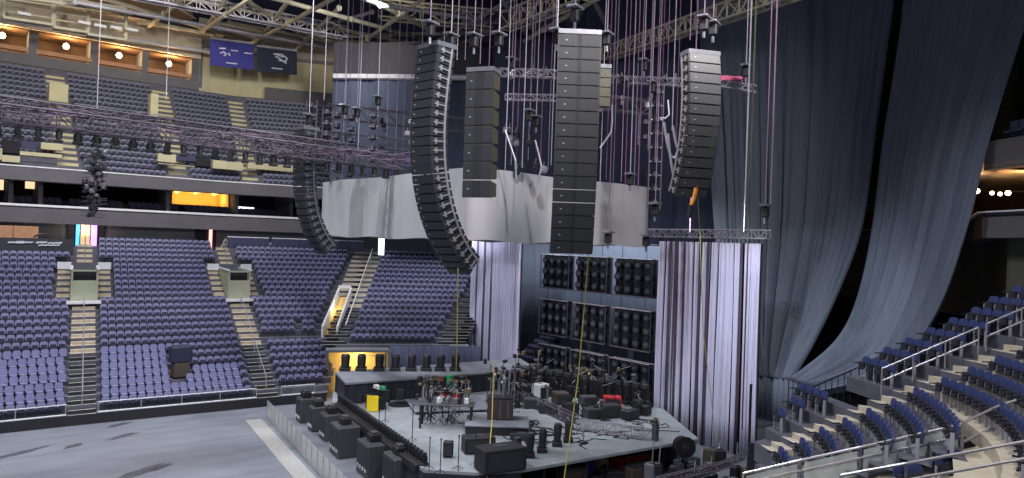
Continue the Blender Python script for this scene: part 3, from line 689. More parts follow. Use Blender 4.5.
# guard bars in front of the drape foot
g = [PZ(x, y, z) for x, y, z in ((788, 402, 4.9), (812, 411, 5.0), (850, 394, 5.7), (884, 378, 6.6))]
e = empty('guard_fence', g[0], 'black upright-bar fence standing at the foot of the big drape', 'fence')
MB().path([q+V3(0, 0, 1.15) for q in g], .035).build('top_rail', 'blackm', e)
for a, b in zip(g, g[1:]):
    n = int((b-a).length/.42)
    for i in range(n): q = a.lerp(b, i/n); MB().tube(q-V3(0, 0, .35), q+V3(0, 0, 1.15), .022, 4).build('bar', 'blackm', e)
# glass balustrade along the front of the near walkway
B0, B1 = PX(740, 484, 20.8), PX(961, 440, 20.2); B0.z = 4.9; 
G = [PZ(742, 503, 4.4), PZ(800, 490, 5.0), PZ(860, 478, 5.7), PZ(961, 458, 6.9)]
G2 = [p-V3(.0, 0, 0) for p in G]
rail_run(G2, (.95, .62), 'steel rail with glass panels below the near low bank', 1.5, .04, 'rail', 'glass', 'glass_balustrade')
# pale slab and landing under the balustrade
mb = MB()
D1 = V3(-3.2, -1.2, -.0)
GX = G+[PZ(1012, 450, 7.0), PZ(1120, 440, 7.2)]
for a, b in zip(GX, GX[1:]): mb.add([a, b, b+D1+V3(0, 0, -.3), a+D1+V3(0, 0, -.3), a-V3(0, 0, .35), b-V3(0, 0, .35)], [(0, 1, 2, 3), (4, 5, 1, 0)])
for a, b in zip(GX, GX[1:]): u_ = V3(1.7, .5, -.5); k_ = V3(0, 0, -.5); mb.add([a+k_, b+k_, b+u_, a+u_], [(3, 2, 1, 0)])
mb.add([PZ(952, 452, 7.15), PZ(1012, 438, 7.3), PZ(1050, 470, 7.3), PZ(1050, 500, 7.2), PZ(955, 490, 7.15)], [(0, 1, 2, 3, 4)])
struct('near_landing', mb, 'pale_tread')
rail_run([PZ(962, 458, 6.9), PZ(1000, 440, 7.4), PZ(1040, 428, 7.8)], (1.0, .45), 'steel rail climbing to the right from the balustrade corner post', 1.6, .04)
rail_run([PZ(840, 512, 6.9), PZ(905, 502, 7.4), PZ(1030, 480, 8.1)], (.8, .45), 'nearest steel rail at the bottom right picture edge', 2.0, .035)
for i, (x, y, z, a_) in enumerate(((905, 500, 5.9, 20), (916, 499, 6.0, 15), (947, 489, 6.3, 10), (958, 485, 6.4, 10))):
    if 'near' in used:
        o = copy_tree(protos['near']); p = PZ(x, y, z); o.location = p; o.rotation_euler = (0, 0, R(-40+a_)+math.pi*.9)
        o['label'] = 'dark blue seat on the pale landing at bottom right, %s from the left' % ORD[i]; o['category'] = 'seat'; o['group'] = 'seats on the pale landing'
# ================================================================== stage
DZ = 1.8
deckp = [(20.7, 44.9), (18.4, 29.6), (20.2, 28.0), (22.2, 27.2), (34.6, 26.4), (38.8, 32.5), (39, 48), (22.2, 48)]
stg = empty('stage', (28, 37, 0), 'large grey-topped stage in front of the blue-grey backdrop', 'stage')
MB().prism(deckp, (0, 0, DZ-.14), (1, 0, 0), (0, 1, 0), (0, 0, .14)).build('deck', 'deckw', stg)
mb = MB()
for a, b in (((20.7, 44.9), (18.4, 29.6)), ((18.4, 29.6), (20.2, 28.0)), ((20.2, 28), (22.2, 27.2)), ((20.7, 44.9), (22.2, 48))):
    a, b = V3(*a, 0), V3(*b, 0); d = (b-a).normalized(); n = V3(-d.y, d.x, 0)*.04; mb.obox((a+b)/2+V3(0, 0, .83), (b-a)/2, n, (0, 0, .82))
mb.build('front_skirt', 'skirt', stg)
mb = MB(); mb.box((30, 30.5, .83), (16, .1, 1.64)); mb.build('rear_skirt', 'skirt', stg)
for i in range(9):
    x = 22.4+i*1.42; MB().tube((x, 27.35-.05*i, 0), (x, 27.35-.05*i, DZ-.14), .05).build('leg', 'blackm', stg)
# raised rear platform
pf = empty('riser_platform', (28, 45.3, DZ), 'long raised black-skirted platform along the far side of the stage', 'platform')
pp = [(21.1, 43.8), (36, 42.5), (38, 47.0), (22.2, 47.8)]
MB().prism(pp, (0, 0, 3.08), (1, 0, 0), (0, 1, 0), (0, 0, .12)).build('deck', 'deck', pf)
mb = MB()
for a, b in zip(pp, pp[1:]+pp[:1]):
    a, b = V3(*a, 0), V3(*b, 0); n_ = int((b-a).length/.3); pts = []
    for i in range(n_+1):
        q = a.lerp(b, i/n_); d = (b-a).normalized(); q += V3(-d.y, d.x, 0)*(.05*sin(i*2.4)+.1); pts.append(q)
    mb.grid([[q+V3(0, 0, DZ+.01) for q in pts], [q+V3(0, 0, 3.08) for q in pts]])
mb.build('skirt', 'skirt', pf)
def moving_head(name, p, h, w, yaw, label, group, cat='light', lens='lens', first={}):
    key = (round(h, 2), round(w, 2), lens)
    if key in first: o = copy_tree(first[key])
    else:
        o = empty(name, (0, 0, 0)); b = h*.2
        MB().bbox((0, 0, b/2), (w, w*.9, b), 0, .02).build('base', 'black', o)
        m2 = MB()
        for s in (-1, 1): m2.bbox((s*w*.44, 0, b+h*.3), (w*.1, w*.3, h*.5), 0, .01)
        m2.box((0, 0, b+.02), (w*.9, w*.3, .04)); m2.build('yoke', 'blackm', o)
        hd = MB(); hd.tube((0, 0, b+h*.06), (0, -.02, h*.86), w*.33, 10, w*.38); hd.tube((0, -.02, h*.86), (0, -.03, h), w*.38, 10, w*.30); c = hd.build('head', 'black', o)
        l = MB().tube((0, -.03, h), (0, -.03, h+.015), w*.26, 10).build('lens', lens, c)
        freeze(o); first[key] = o
    o.location = p; o.rotation_euler = (0, 0, R(yaw)); return tag(o, label, cat, group)
for i, x in enumerate((345, 361, 379, 395, 411, 426, 440, 455)):
    p = PZ(x, 370.5, 3.2); moving_head('moving_head_light', p, 1.15, .85, 60, 'tall black light on the rear platform, %s from the left' % ORD[i], 'lights along the rear platform')
for i, (x, y) in enumerate(((516, 462), (529.5, 457), (542, 452), (557, 446), (568, 442))):
    moving_head('moving_head_light', PZ(x, y, DZ), 1.2, .58, 50, 'black upright light on the near stage edge, %s from the left' % ORD[i], 'lights on the near stage edge')
# dense row of small lamps along the front lip
A_, B_ = V3(21.0, 44.4, DZ), V3(18.75, 30.2, DZ); N_ = 34
for i in range(N_):
    p = A_.lerp(B_, i/(N_-1)); moving_head('lip_light', p, .62, .36, -90+random.uniform(-30, 30), 'small black lamp on the stage front lip, %s from the far end' % ORD[i], 'lamps along the stage front lip')
tr = MB(); tr.obox(A_.lerp(B_, .5)+V3(-.32, 0, -.1), (B_-A_)/2, (.18, 0, 0), (0, 0, .16)); tag(tr.build('light_ramp', 'black'), 'long black ramp carrying the lamps along the stage front', 'ramp')
# speaker cabinets on the floor in front of the stage
cabs = [(298, 422, 1.15, 1.1, 1.6), (310, 431, 1.0, 1.1, 1.55), (322, 440, 1.25, 1.2, 1.6), (334, 456, 1.75, 1.3, 1.75), (362, 476, 1.85, 1.35, 1.75), (388, 490, 1.7, 1.3, 1.7)]
for i, (x, y, wv, du, h) in enumerate(cabs):
    p = PZ(x, y, 0); c = V3(p.x+du/2, p.y, 0); o = empty('subwoofer_cabinet', c, 'black speaker cabinet on the floor before the stage, %s from the far end' % ORD[i], 'speaker', 'floor cabinets before the stage')
    MB().bbox(c+V3(0, 0, h/2), (du, wv, h), -8, .05).build('cabinet', 'subcab', o)
    a = R(-8); nx = V3(-cos(a), -sin(a), 0); ny = V3(-sin(a), cos(a), 0)
    MB().obox(c+nx*(du/2+.01)+V3(0, 0, h*.62), nx*.02, ny*(wv*.44), (0, 0, h*.3)).build('grille', 'grille', o)
    for j in range(4): MB().obox(c+nx*(du/2+.02)+ny*(wv*(.33-.22*j))+V3(0, 0, h*.24), nx*.02, ny*.06, (0, 0, .09)).build('white_port', 'whitem', o)
    b = empty('monitor_box', c+V3(0, .1, h), 'small black box on top of the %s floor cabinet from the far end' % ORD[i], 'box', 'boxes on the floor cabinets')
    MB().bbox(c+V3(0, .1, h+.2), (.6, .7, .4), -8, .05).build('cabinet', 'black', b); MB().bbox(c+V3(0, .1, h+.45), (.35, .5, .1), -8, .02).build('lid', 'grille2', b)
# clear crowd-barrier panels
a, b = PZ(267, 418, 0), PZ(322, 478, 0); d = (b-a).normalized(); L = 1.18
for i in range(20):
    q = a+d*(i*L); o = empty('crowd_barrier', q, 'clear upright barrier panel left of the floor cabinets, %s from the far end' % ORD[i], 'barrier', 'clear barrier panels')
    n = V3(-d.y, d.x, 0)*.03
    MB().prism([(0, 0), (1, 0), (1, 1), (0, 1)], q+V3(0, 0, .05), d*(L*.94), (0, 0, 1.15), n).build('panel', 'plastic', o)
    MB().tube(q, q+V3(0, 0, 1.22), .03, 5).build('post', 'rail', o)
    MB().prism([(0, 0), (1, 0), (1, 1), (0, 1)], q+V3(0, 0, 0), d*(L*.94), n*12, (0, 0, .03)).build('foot_plate', 'rigm', o)

# ------------------------------------------------------------------ gear on the deck
def stand(p, h, label, group=None, lean=0, name='microphone_stand'):
    o = empty(name, p, label, 'stand', group)
    MB().tube(p+V3(0, 0, .02), p+V3(lean, 0, h), .025, 5).build('pole', 'blackm', o)
    for k in range(3): a = k*2.1; MB().tube(p+V3(cos(a)*.3, sin(a)*.3, .01), p+V3(0, 0, .2), .018, 4).build('leg', 'blackm', o)
    MB().ball(p+V3(lean, 0, h), .05).build('head', 'black', o); return o
for i, (x, y, h) in enumerate(((379, 424, 2.2), (385, 423, 2.2), (412, 441, 1.9), (429, 470, 1.5), (440, 474, 1.6), (458, 470, 1.6), (475, 466, 1.5))):
    stand(PZ(x, y, DZ), h, 'thin black stand on the front half of the stage, %s from the left' % ORD[i], 'thin stands on the stage')
# keyboard rig with yellow board
p = PZ(376, 408, DZ); o = empty('keyboard_rig', p, 'black keyboard rig with a bright yellow hanging board', 'keyboard rig')
MB().bbox(p+V3(0, 0, .75), (1.0, 1.5, .12), 10).build('lower_keyboard', 'black', o); MB().bbox(p+V3(.25, 0, 1.15), (.5, 1.4, .1), 10).build('upper_keyboard', 'blackm', o)
for s in (-1, 1): MB().tube(p+V3(0, s*.6, 0), p+V3(.1, s*.6, 1.15), .04).build('leg', 'blackm', o)
MB().bbox(p+V3(-.1, -.15, .35), (.8, 1.1, .7), 10).build('case', 'black', o)
q = PZ(373, 411, DZ+.02)+V3(-.1, -.1, 0); X = V3(.74, -.67, 0); MB().obox(q+V3(0, 0, .5), X*.36, V3(.67, .74, 0)*.03, (0, 0, .48)).build('hanging_board', 'yellow', o)
for j, (dx, dy, mt) in enumerate(((0, -.3, 'gloww'), (0, .1, 'gloww'), (.1, -.6, 'green'))): MB().bbox(p+V3(dx, dy, 1.35), (.3, .25, .25)).build('tablet_screen' if j < 2 else 'effects_unit', mt if j == 2 else 'whitem', o)
def amp(x, y, w, d, h, yaw, label, group=None, mt='black', name='amplifier', z=DZ, cat='amplifier'):
    p = PZ(x, y, z); o = empty(name, p, label, cat, group)
    MB().bbox(p+V3(0, 0, h/2+.04), (w, d, h), yaw, .04).build('cabinet', mt, o)
    a = R(yaw); n = V3(sin(a), -cos(a), 0); t = V3(cos(a), sin(a), 0)
    MB().obox(p+n*(d/2+.008)+V3(0, 0, h*.45+.04), t*(w*.42), n*.012, (0, 0, h*.36)).build('grille', 'grille', o)
    MB().obox(p+V3(0, 0, h+.06), t*(w*.18), n*.03, (0, 0, .02)).build('handle', 'rigm', o)
    for sx in (-1, 1):
        for sy in (-1, 1): MB().tube(p+t*(sx*w*.38)+n*(sy*d*.38), p+t*(sx*w*.38)+n*(sy*d*.38)+V3(0, 0, .05), .04).build('castor', 'blackm', o)
    return o
amp(359, 403, .5, .4, .6, -38, 'small black monitor left of the yellow-board keyboard rig', None, name='floor_monitor'); amp(387, 402, .4, .4, .7, -38, 'small black monitor right of the yellow-board keyboard rig', None, name='floor_monitor')
amp(411, 398, .45, .4, .55, -38, 'small black box between the keyboard rig and the drums', name='floor_monitor'); amp(448, 457, .5, .4, .75, -38, 'small black wedge monitor alone near the stage front', name='floor_monitor')
# guitar station: round base pedestal with rack
p = PZ(400, 405, DZ); o = empty('guitar_stand_rack', p, 'small black guitar rack on a round base beside the keyboard rig', 'stand')
MB().tube(p, p+V3(0, 0, .08), .75, 16).build('base', 'blackm', o); MB().bbox(p+V3(0, 0, .7), (.5, .35, .7), -38).build('rack', 'black', o); MB().tube(p+V3(.1, 0, 1), p+V3(.1, 0, 1.5), .05).build('post', 'blackm', o)
# drum riser and kit
rp = PZ(448, 407, DZ); o = empty('drum_riser', rp, 'low dark riser under the drum kit', 'riser')
MB().bbox(rp+V3(0, 0, .17), (5.0, 3.6, .1), -20, .03).build('top', 'deck', o); MB().box(rp+V3(0, 0, .06), (4.8, 3.4, .12), -20).build('base', 'black', o)
dk = rp+V3(0, .3, .22); o = empty('drum_kit', dk, 'drum kit with bronze cymbals and red and silver shells', 'drum kit')
def drum(nm, c, r, h, ax, mt, head='whitem'):
    c = dk+V3(*c); ax = V3(*ax).normalized(); sh = MB().tube(c-ax*h/2, c+ax*h/2, r, 14).build(nm, mt, o)
    MB().tube(c+ax*h/2, c+ax*(h/2+.02), r*.96, 14).build('drum_head', head, sh)
drum('kick_drum', (-.5, -.3, .35), .33, .5, (-.7, -.7, 0), 'redm'); drum('snare_drum', (.1, .3, .75), .2, .18, (0, 0, 1), 'rigm'); drum('rack_tom', (-.45, 0, 1.0), .18, .25, (.2, .2, 1), 'redm'); drum('rack_tom', (-.1, -.4, 1.0), .18, .25, (.2, .2, 1), 'rigm'); drum('floor_tom', (.5, -.5, .5), .26, .45, (0, 0, 1), 'redm'); drum('floor_tom', (.9, -.2, .5), .28, .5, (0, 0, 1), 'flight')
for cx_, cy_, h, r in ((-1.1, .6, 1.5, .32), (-.9, -.5, 1.7, .34), (0, -.9, 1.6, .3), (.9, -.9, 1.45, .36), (1.3, .1, 1.6, .3), (-.6, 1.0, 1.2, .24)):
    q = dk+V3(cx_, cy_, 0); s = MB().tube(q, q+V3(0, 0, h), .025, 5).build('cymbal_stand', 'rail', o); MB().tube(q+V3(0, 0, h), q+V3(.02, .02, h+.04), r, 14, .04).build('cymbal', 'copper', s)
    for k in range(3): MB().tube(q+V3(cos(k*2.1)*.25, sin(k*2.1)*.25, 0), q+V3(0, 0, .4), .018, 4).build('leg', 'rail', s)
MB().tube(dk+V3(.6, .6, .5), dk+V3(.6, .6, .6), .2, 12).build('stool', 'black', o)
mb = MB(); mb.path([dk+V3(-1.5, -.6, 1.0), dk+V3(-.9, -1.1, 1.0), dk+V3(.9, -1.2, 1.0), dk+V3(1.6, -.3, 1.0)], .03); mb.build('rack_bar', 'rail', o)
MB().bbox(dk+V3(1.0, 1.1, 1.0), (.35, .3, 1.1)).build('percussion_panel', 'green', o)
for i in range(10): a = random.uniform(0, 6.3); q = dk+V3(cos(a)*1.6, sin(a)*1.3, 0); MB().tube(q, q+V3(random.uniform(-.2, .2), 0, random.uniform(.8, 1.6)), .02, 4).build('microphone_boom', 'blackm', o)
# tables and risers
def table(x, y, w, d, h, yaw, label, z=DZ):
    p = PZ(x, y, z); o = empty('work_table', p, label, 'table'); a = R(yaw); t = V3(cos(a), sin(a), 0); n = V3(-sin(a), cos(a), 0)
    MB().bbox(p+V3(0, 0, h), (w, d, .08), yaw).build('tabletop', 'grille2', o)
    for sx in (-1, 1):
        for sy in (-1, 1): MB().tube(p+t*(sx*w*.45)+n*(sy*d*.42), p+t*(sx*w*.45)+n*(sy*d*.42)+V3(0, 0, h), .07).build('leg', 'black', o)
    return p, t, n
p, t, n = table(446, 427, 3.2, 1.2, 1.35, -38, 'tall black-legged table before the drum riser')
for j in range(7): 
    q = p+t*random.uniform(-1.4, 1.4)+n*random.uniform(-.4, .4)+V3(0, 0, 1.39); tag(MB().bbox(q+V3(0, 0, .17), (.25, .2, .34), 30*j).build('effects_box', random.choice(['black', 'whitem', 'rigm', 'grille2'])), 'small gear box on the tall table, %s of the row' % ORD[j], 'box', 'gear boxes on the tall table')
def riser(x, y, w, d, h, yaw, label):
    p = PZ(x, y, DZ); o = empty('stage_riser', p, label, 'riser'); MB().bbox(p+V3(0, 0, h-.05), (w, d, .1), yaw, .02).build('top', 'deck', o); MB().box(p+V3(0, 0, h/2-.05), (w-.1, d-.1, h-.1), yaw).build('base', 'black', o); return p+V3(0, 0, h)
q = riser(497, 430, 3.6, 2.6, .55, -38, 'low black riser under the brown instrument case')
p = PZ(500, 418, DZ+.55); o = empty('flight_case', p, 'large dark brown case standing on the low black riser', 'case'); MB().bbox(p+V3(0, 0, .6), (1.5, 1.1, 1.2), -38, .05).build('body', 'flight', o); MB().bbox(p+V3(0, 0, 1.24), (1.5, 1.1, .08), -38, .02).build('lid', 'blackm', o)
for j in range(3): a = R(-38); MB().obox(p+V3(sin(a), -cos(a), 0)*.56+V3(cos(a), sin(a), 0)*(-.45+.45*j)+V3(0, 0, .6), V3(cos(a), sin(a), 0)*.04, V3(sin(a), -cos(a), 0)*.01, (0, 0, .5)).build('corner_strap', 'rigm', o)
for j in range(9):
    q = p+V3(random.uniform(-.7, .7), random.uniform(-.5, .5), 1.28); h = random.uniform(.5, 1.6)
    s = empty('clamp_stand', q, 'thin metal stand rising from the brown case, %s of the tangle' % ORD[j], 'stand', 'stands on the brown case')
    MB().tube(q, q+V3(random.uniform(-.3, .3), 0, h), .025, 4).build('pole', 'rail', s); MB().ball(q+V3(0, 0, h*.8), .09).build('clamp', random.choice(['rigm', 'copper', 'whitem']), s)
amp(478, 452, 1.6, .9, .8, -20, 'long black case on the deck left of the mixing desk', name='road_case', cat='case')
amp(500, 470, 2.2, 1.2, 1.1, -10, 'large black mixing desk case at the stage front edge', name='mixing_desk', cat='mixing desk'); amp(522, 440, 1.3, .5, .35, -38, 'low black floor box left of the upright lights', name='floor_box', cat='box')
# rear clutter: cases, amplifiers, lamps
rows = [(514, 398), (528, 392), (540, 400), (552, 392), (560, 404), (575, 396), (588, 405), (600, 398), (612, 408), (625, 400), (638, 410), (530, 408), (548, 413), (570, 414), (592, 418), (610, 417), (630, 419), (645, 415), (520, 385), (536, 382), (556, 383), (580, 388), (604, 390), (628, 392)]
for i, (x, y) in enumerate(rows):
    w = random.uniform(.6, 1.3); h = random.uniform(.5, 1.5 if y < 402 else .8); mt = random.choice(['black', 'black', 'cabside', 'flight', 'grille2', 'black'])
    if x in (612,): mt = 'redm'
    if x in (604, 540): mt = 'whitem'
    amp(x, y, w, random.uniform(.5, .9), h, random.choice([-38, -20, 10, -60]), '%s equipment case behind the deck truss, %s of the group' % ({'black': 'black', 'cabside': 'charcoal', 'flight': 'brown', 'grille2': 'grey', 'redm': 'red', 'whitem': 'white'}[mt], ORD[i]), 'equipment cases at the rear of the stage', mt, 'equipment_case', cat='case')
for i in range(26):
    x = random.uniform(505, 650); y = 388+(x-505)*.13+random.uniform(-6, 22)
    moving_head('stage_lamp', PZ(x, y, DZ), random.choice([.6, .85]), .42, random.uniform(0, 360), 'black lamp among the cases at the stage rear, %s scattered' % ORD[i], 'lamps among the rear cases')
random.seed(21)
def gear(x, y, z, lab, i, grp, hs=(.7, 2.0), lean=.35):
    p = PZ(x, y, z); p.x = min(p.x, 37.6); p.y = max(p.y, 29.5 if p.x > 34 else 27.8); h = random.uniform(*hs); o = empty('boom_stand', p, lab % ORD[i], 'stand', grp); q = p+V3(random.uniform(-.1, .1), 0, h)
    MB().tube(p, q, .03, 5).build('pole', random.choice(['blackm', 'rail', 'black']), o)
    for k in range(3): a = k*2.1+i; MB().tube(p+V3(cos(a)*.32, sin(a)*.32, .01), p+V3(0, 0, .3), .022, 4).build('leg', 'blackm', o)
    e = q+V3(random.uniform(-.6, .6), random.uniform(-.6, .6), random.uniform(0, lean)); MB().tube(q, e, .022, 4).build('boom_arm', 'rail', o)
    MB().bbox(e, (random.uniform(.12, .4), random.uniform(.12, .3), random.uniform(.12, .35)), random.uniform(0, 90), .04).build('fitting', random.choice(['black', 'black', 'cabside', 'copper', 'rigm', 'rigm', 'black', 'black']), o)
for i in range(34): gear(random.uniform(420, 468), random.uniform(402, 424), DZ, 'thin stand with fittings in the drum area, %s of the cluster', i, 'stands around the drum kit')
for i in range(34): gear(random.uniform(484, 545), random.uniform(388, 408), DZ, 'tall thin stand behind the brown case, %s of the cluster', i, 'stands behind the brown case', (1.0, 2.6))
for i in range(36): gear(random.uniform(545, 650), random.uniform(392, 416), DZ, 'dark stand among the cases below the lamp pods, %s of the cluster', i, 'stands below the lamp pods', (.8, 2.6))
for i in range(16):
    x = 515+i*8.6; moving_head('tall_lamp_unit', PZ(x, 386+(x-515)*.16, DZ), 1.5, .95, random.uniform(40, 80), 'tall black lamp unit at the foot of the pods, %s from the left' % ORD[i], 'tall lamp units before the pods')
cb = MB()
for i in range(60):
    x = random.uniform(480, 660); y = random.uniform(395, 440); p = PZ(x, y, DZ+.03); pts = [p]
    for k in range(6): p = p+V3(random.uniform(-.8, .8), random.uniform(-.8, .8), 0); pts.append(V3(p.x, max(27.6, min(43, p.y)), DZ+.03) if 22 < p.x < 38.5 else pts[-1]+V3(.05, .05, 0))
    cb.path(pts, .025, 4)
tag(cb.build('stage_cables', 'black'), 'tangle of black cables lying over the stage deck', 'cables', kind='stuff')
# trusses lying on the deck
def box_truss(name, p0, p1, w, h, label, group=None, mt='truss', r=.035, step=None, cat='truss'):
    p0, p1 = V3(*p0), V3(*p1); d = (p1-p0); L = d.length; d.normalize(); sd = d.cross(V3(0, 0, 1)).normalized()*w/2; up = V3(0, 0, h)
    o = empty(name, p0, label, cat, group); c = MB(); cr = [sd, -sd, sd+up, -sd+up]
    for k in cr: MB().tube(p0+k, p1+k, r, 5).build('chord', mt, o)
    n = max(2, int(L/(step or h))); b = MB()
    for i in range(n):
        a0, a1 = p0+d*(L*i/n), p0+d*(L*(i+1)/n)
        for s in (sd, -sd): b.tube(a0+s, a0+s+up, r*.6, 4); b.tube(*((a0+s, a1+s+up) if i % 2 else (a0+s+up, a1+s)), r*.6, 4)
        b.tube(a0+sd+up, a1-sd+up, r*.6, 4); b.tube(a0-sd, a1+sd, r*.6, 4); b.tube(a0+sd, a0-sd, r*.6, 4)
    b.build('bracing', mt, o); return o
box_truss('deck_truss', PZ(578, 428, DZ+.03), PZ(652, 440, DZ+.03), .4, .55, 'dark lattice truss lying across the near stage deck', mt='truss_s', r=.03)
box_truss('deck_truss', PZ(503, 392, DZ+.03), PZ(575, 425, DZ+.03), .5, .55, 'black lattice truss slanting over the deck behind the upright lights', mt='truss', r=.05)
p = PZ(655, 441, DZ); o = empty('truss_post', p, 'short lattice post with lamp at the end of the deck truss', 'post'); MB().bbox(p+V3(0, 0, .5), (.3, .3, 1.0)).build('post', 'truss', o); MB().ball(p+V3(0, 0, 1.15), .17).build('lamp_head', 'cabbrown', o)
# things under the near side of the stage
for i, (x, y, w, h, mt, nm) in enumerate(((634, 463, 2.4, .7, 'redm', 'red equipment case'), (668, 462, 1.3, .8, 'black', 'black equipment case'), (588, 470, .9, .9, 'bluem', 'blue equipment case'), (604, 466, .6, .7, 'beige', 'beige small crate'), (612, 474, .5, .5, 'copper', 'brown small crate'), (575, 482, 1.5, 1.0, 'flight', 'dark brown case'), (645, 478, 2.0, .9, 'flight', 'dark brown case'), (618, 483, .9, .7, 'black', 'black equipment case'))):
    p = PZ(x, y, .3); p.z = 0; o = empty('under_stage_case', p, '%s under the near stage edge, %s of the stored cases' % (nm, ORD[i]), 'case', 'cases stored under the stage')
    MB().bbox(p+V3(0, .3, h/2+.05), (w, .8, h), -5, .05).build('body', mt, o); MB().bbox(p+V3(0, .3, h+.08), (w*.98, .78, .06), -5, .01).build('lid', 'blackm', o)
    for s in (-1, 1): MB().tube(p+V3(s*w*.4, .0, 0), p+V3(s*w*.4, .0, .06), .05).build('castor', 'blackm', o)
# black round fan drum at the right corner of the deck
c = PD(683, 446, 39.5); o = empty('cable_drum', c, 'big black round drum at the right corner of the stage', 'drum'); f = V3(.5, .86, 0)
MB().tube(c-f*.3, c+f*.3, .48, 20).build('drum', 'black', o); MB().tube(c-f*.36, c-f*.3, .58, 20).build('rim', 'blackm', o); MB().tube(c-f*.4, c-f*.36, .22, 14).build('hub', 'cabside', o)
MB().tube((c.x, c.y, 0), (c.x, c.y, c.z-.6), .06).build('stand', 'blackm', o)
# clutter on the floor at right front, with hoist tower
for i in range(26):
    x = random.uniform(648, 748); y = random.uniform(462, 500); p = PZ(x, y, 0); w = random.uniform(.3, 1.0); h = random.uniform(.3, 1.3)
    o = empty('floor_case', p, 'black or metal case in the heap right of the stage, %s of the heap' % ORD[i], 'case', 'cases heaped right of the stage'); mt = random.choice(['black', 'black', 'blackm', 'cabside', 'rigm', 'green' if i == 3 else 'black', 'cabbrown'])
    MB().bbox(p+V3(0, 0, h/2), (w, random.uniform(.3, .8), h), random.uniform(0, 90), .04).build('body', mt, o); MB().bbox(p+V3(0, 0, h+.03), (w*.4, .25, .06), 0, .01).build('handle', 'rigm', o)
    if i % 3 == 0: MB().tube(p+V3(.1, 0, h), p+V3(.3, .1, h+random.uniform(.4, 1.2)), .03).build('pole', 'rail', o)
p = V3(32.8, 24.0, 0); p = PD(748, 478, 37); p.z = 0; q = PD(744, 384, 37)
o = empty('hoist_tower', p, 'tall slim black lifting tower in front of the right curtain edge', 'tower'); MB().tube(p, (p.x, p.y, q.z), .07, 6).build('mast', 'black', o)
MB().prism([(0, 0), (.8, 0), (.95, .6), (.35, 2.6), (.1, 2.6)], p+V3(-.3, -.1, .4), (.74, -.67, 0), (0, 0, 1), (.1, .12, 0)).build('cover', 'skirt', o)
for s in (-1, 1): MB().tube(p+V3(s*.8, s*.5, 0), p+V3(0, 0, 1.6), .05).build('leg', 'blackm', o)
for k, (x0, y0, x1, y1) in enumerate(((655, 484, 732, 466), (690, 482, 746, 458))):
    a_, b_ = PD(x0, y0, 37), PD(x1, y1, 37); box_truss('leaning_truss', a_, b_, .25, .3, 'dark slim truss leaning over the heap by the tower, %s from the left' % ORD[k], 'leaning trusses', 'truss', .03)
# corner tunnel behind the platform: lit opening and black drape below the rear bank
t0, t1 = V3(26.0, 56.5, 0), V3(34.95, 52.6, 0); d = (t1-t0).normalized(); n = V3(-d.y, d.x, 0)
tl0, tl1 = PX(337, 360, 0) if 0 else None, None
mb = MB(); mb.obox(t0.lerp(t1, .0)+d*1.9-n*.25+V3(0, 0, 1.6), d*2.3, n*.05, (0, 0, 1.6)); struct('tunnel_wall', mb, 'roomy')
lamp('tunnel_lamp', 'POINT', t0+d*1.9-n*1.3+V3(0, 0, 3.0), 220, (1, .72, .35), .2)
mb = MB(); mb.obox(t0+d*1.9-n*.9+V3(0, 0, 3.45), d*2.5, n*.7, (0, 0, .1)); struct('tunnel_lintel', mb, 'grey')
for s, nm in ((-.5, 'tunnel_jamb'), (4.4, 'tunnel_jamb')): mb = MB(); mb.obox(t0+d*s-n*.9+V3(0, 0, 1.7), d*.12, n*.7, (0, 0, 1.7)); struct(nm, mb, 'grey')
o = empty('tunnel_gate', t0+d*2.6, 'pale timber gate frame inside the yellow lit tunnel', 'gate'); 
for s in (2.4, 3.6): MB().tube(t0+d*s-n*.5, t0+d*s-n*.5+V3(0, 0, 3.0), .08).build('post', 'beige', o)
MB().tube(t0+d*2.4-n*.5+V3(0, 0, 2.9), t0+d*3.6-n*.5+V3(0, 0, 2.9), .08).build('beam', 'beige', o)
rows_ = []
for z in (0, 3.7):
    r_ = []
    for i in range(60): q = t0+d*(4.6+i*.13)-n*(.35+.08*sin(i*1.3)); r_.append(q+V3(0, 0, z))
    rows_.append(r_)
tag(MB().grid(rows_, thick=.04, nrm=n).build('black_drape', 'drape3', smooth=True), 'black drape hung under the bank behind the platform', 'drape')
# ================================================================== cloths and curtains
def loft(rows, name, mt, label, cat, thick=None, smooth=True):
    mb = MB(); a = rows[0]; nrm = (V3(*rows[-1][0])-V3(*rows[0][0])).cross(V3(*rows[0][-1])-V3(*rows[0][0])).normalized()
    mb.grid(rows, thick=thick or .03, nrm=nrm); return tag(mb.build(name, mt, smooth=smooth), label, cat)
# grey masking box in front of the stage rigging
zb, zt = 12.62, 16.6
P4 = [V3(22.7, 52.2, 0), V3(22.9, 33.2, 0), V3(37.6, 33.4, 0), V3(37.6, 52.2, 0)]
rows = [[], [], [], [], []]; steps = []
for s in range(4):
    a, b = P4[s], P4[(s+1) % 4]; n = 34; d = (b-a).normalized(); nn = V3(d.y, -d.x, 0)
    for i in range(n):
        t = i/n; steps.append((a.lerp(b, t), nn, t, s))
for k in range(5):
    f = k/4
    for i, (p, nn, t, s) in enumerate(steps):
        w = .03*sin(i*.9+f*2)+.04*sin(i*.37-f)+.03*sin(i*2.1); z = zb+(zt-zb)*f+(.06*sin(i*.55) if k == 0 else 0)+(.04*sin(t*math.pi*3) if k == 4 else 0)
        e = min(t, 1-t); w *= min(1, e*8); rows[k].append(V3(p.x, p.y, z)+nn*w)
for r_ in rows: r_.append(r_[0].copy())
mb = MB(); mb.grid(rows); o = empty('masking_box', (30, 42, zb), 'wide grey cloth-wrapped box hung over the stage front', 'masking cloth')
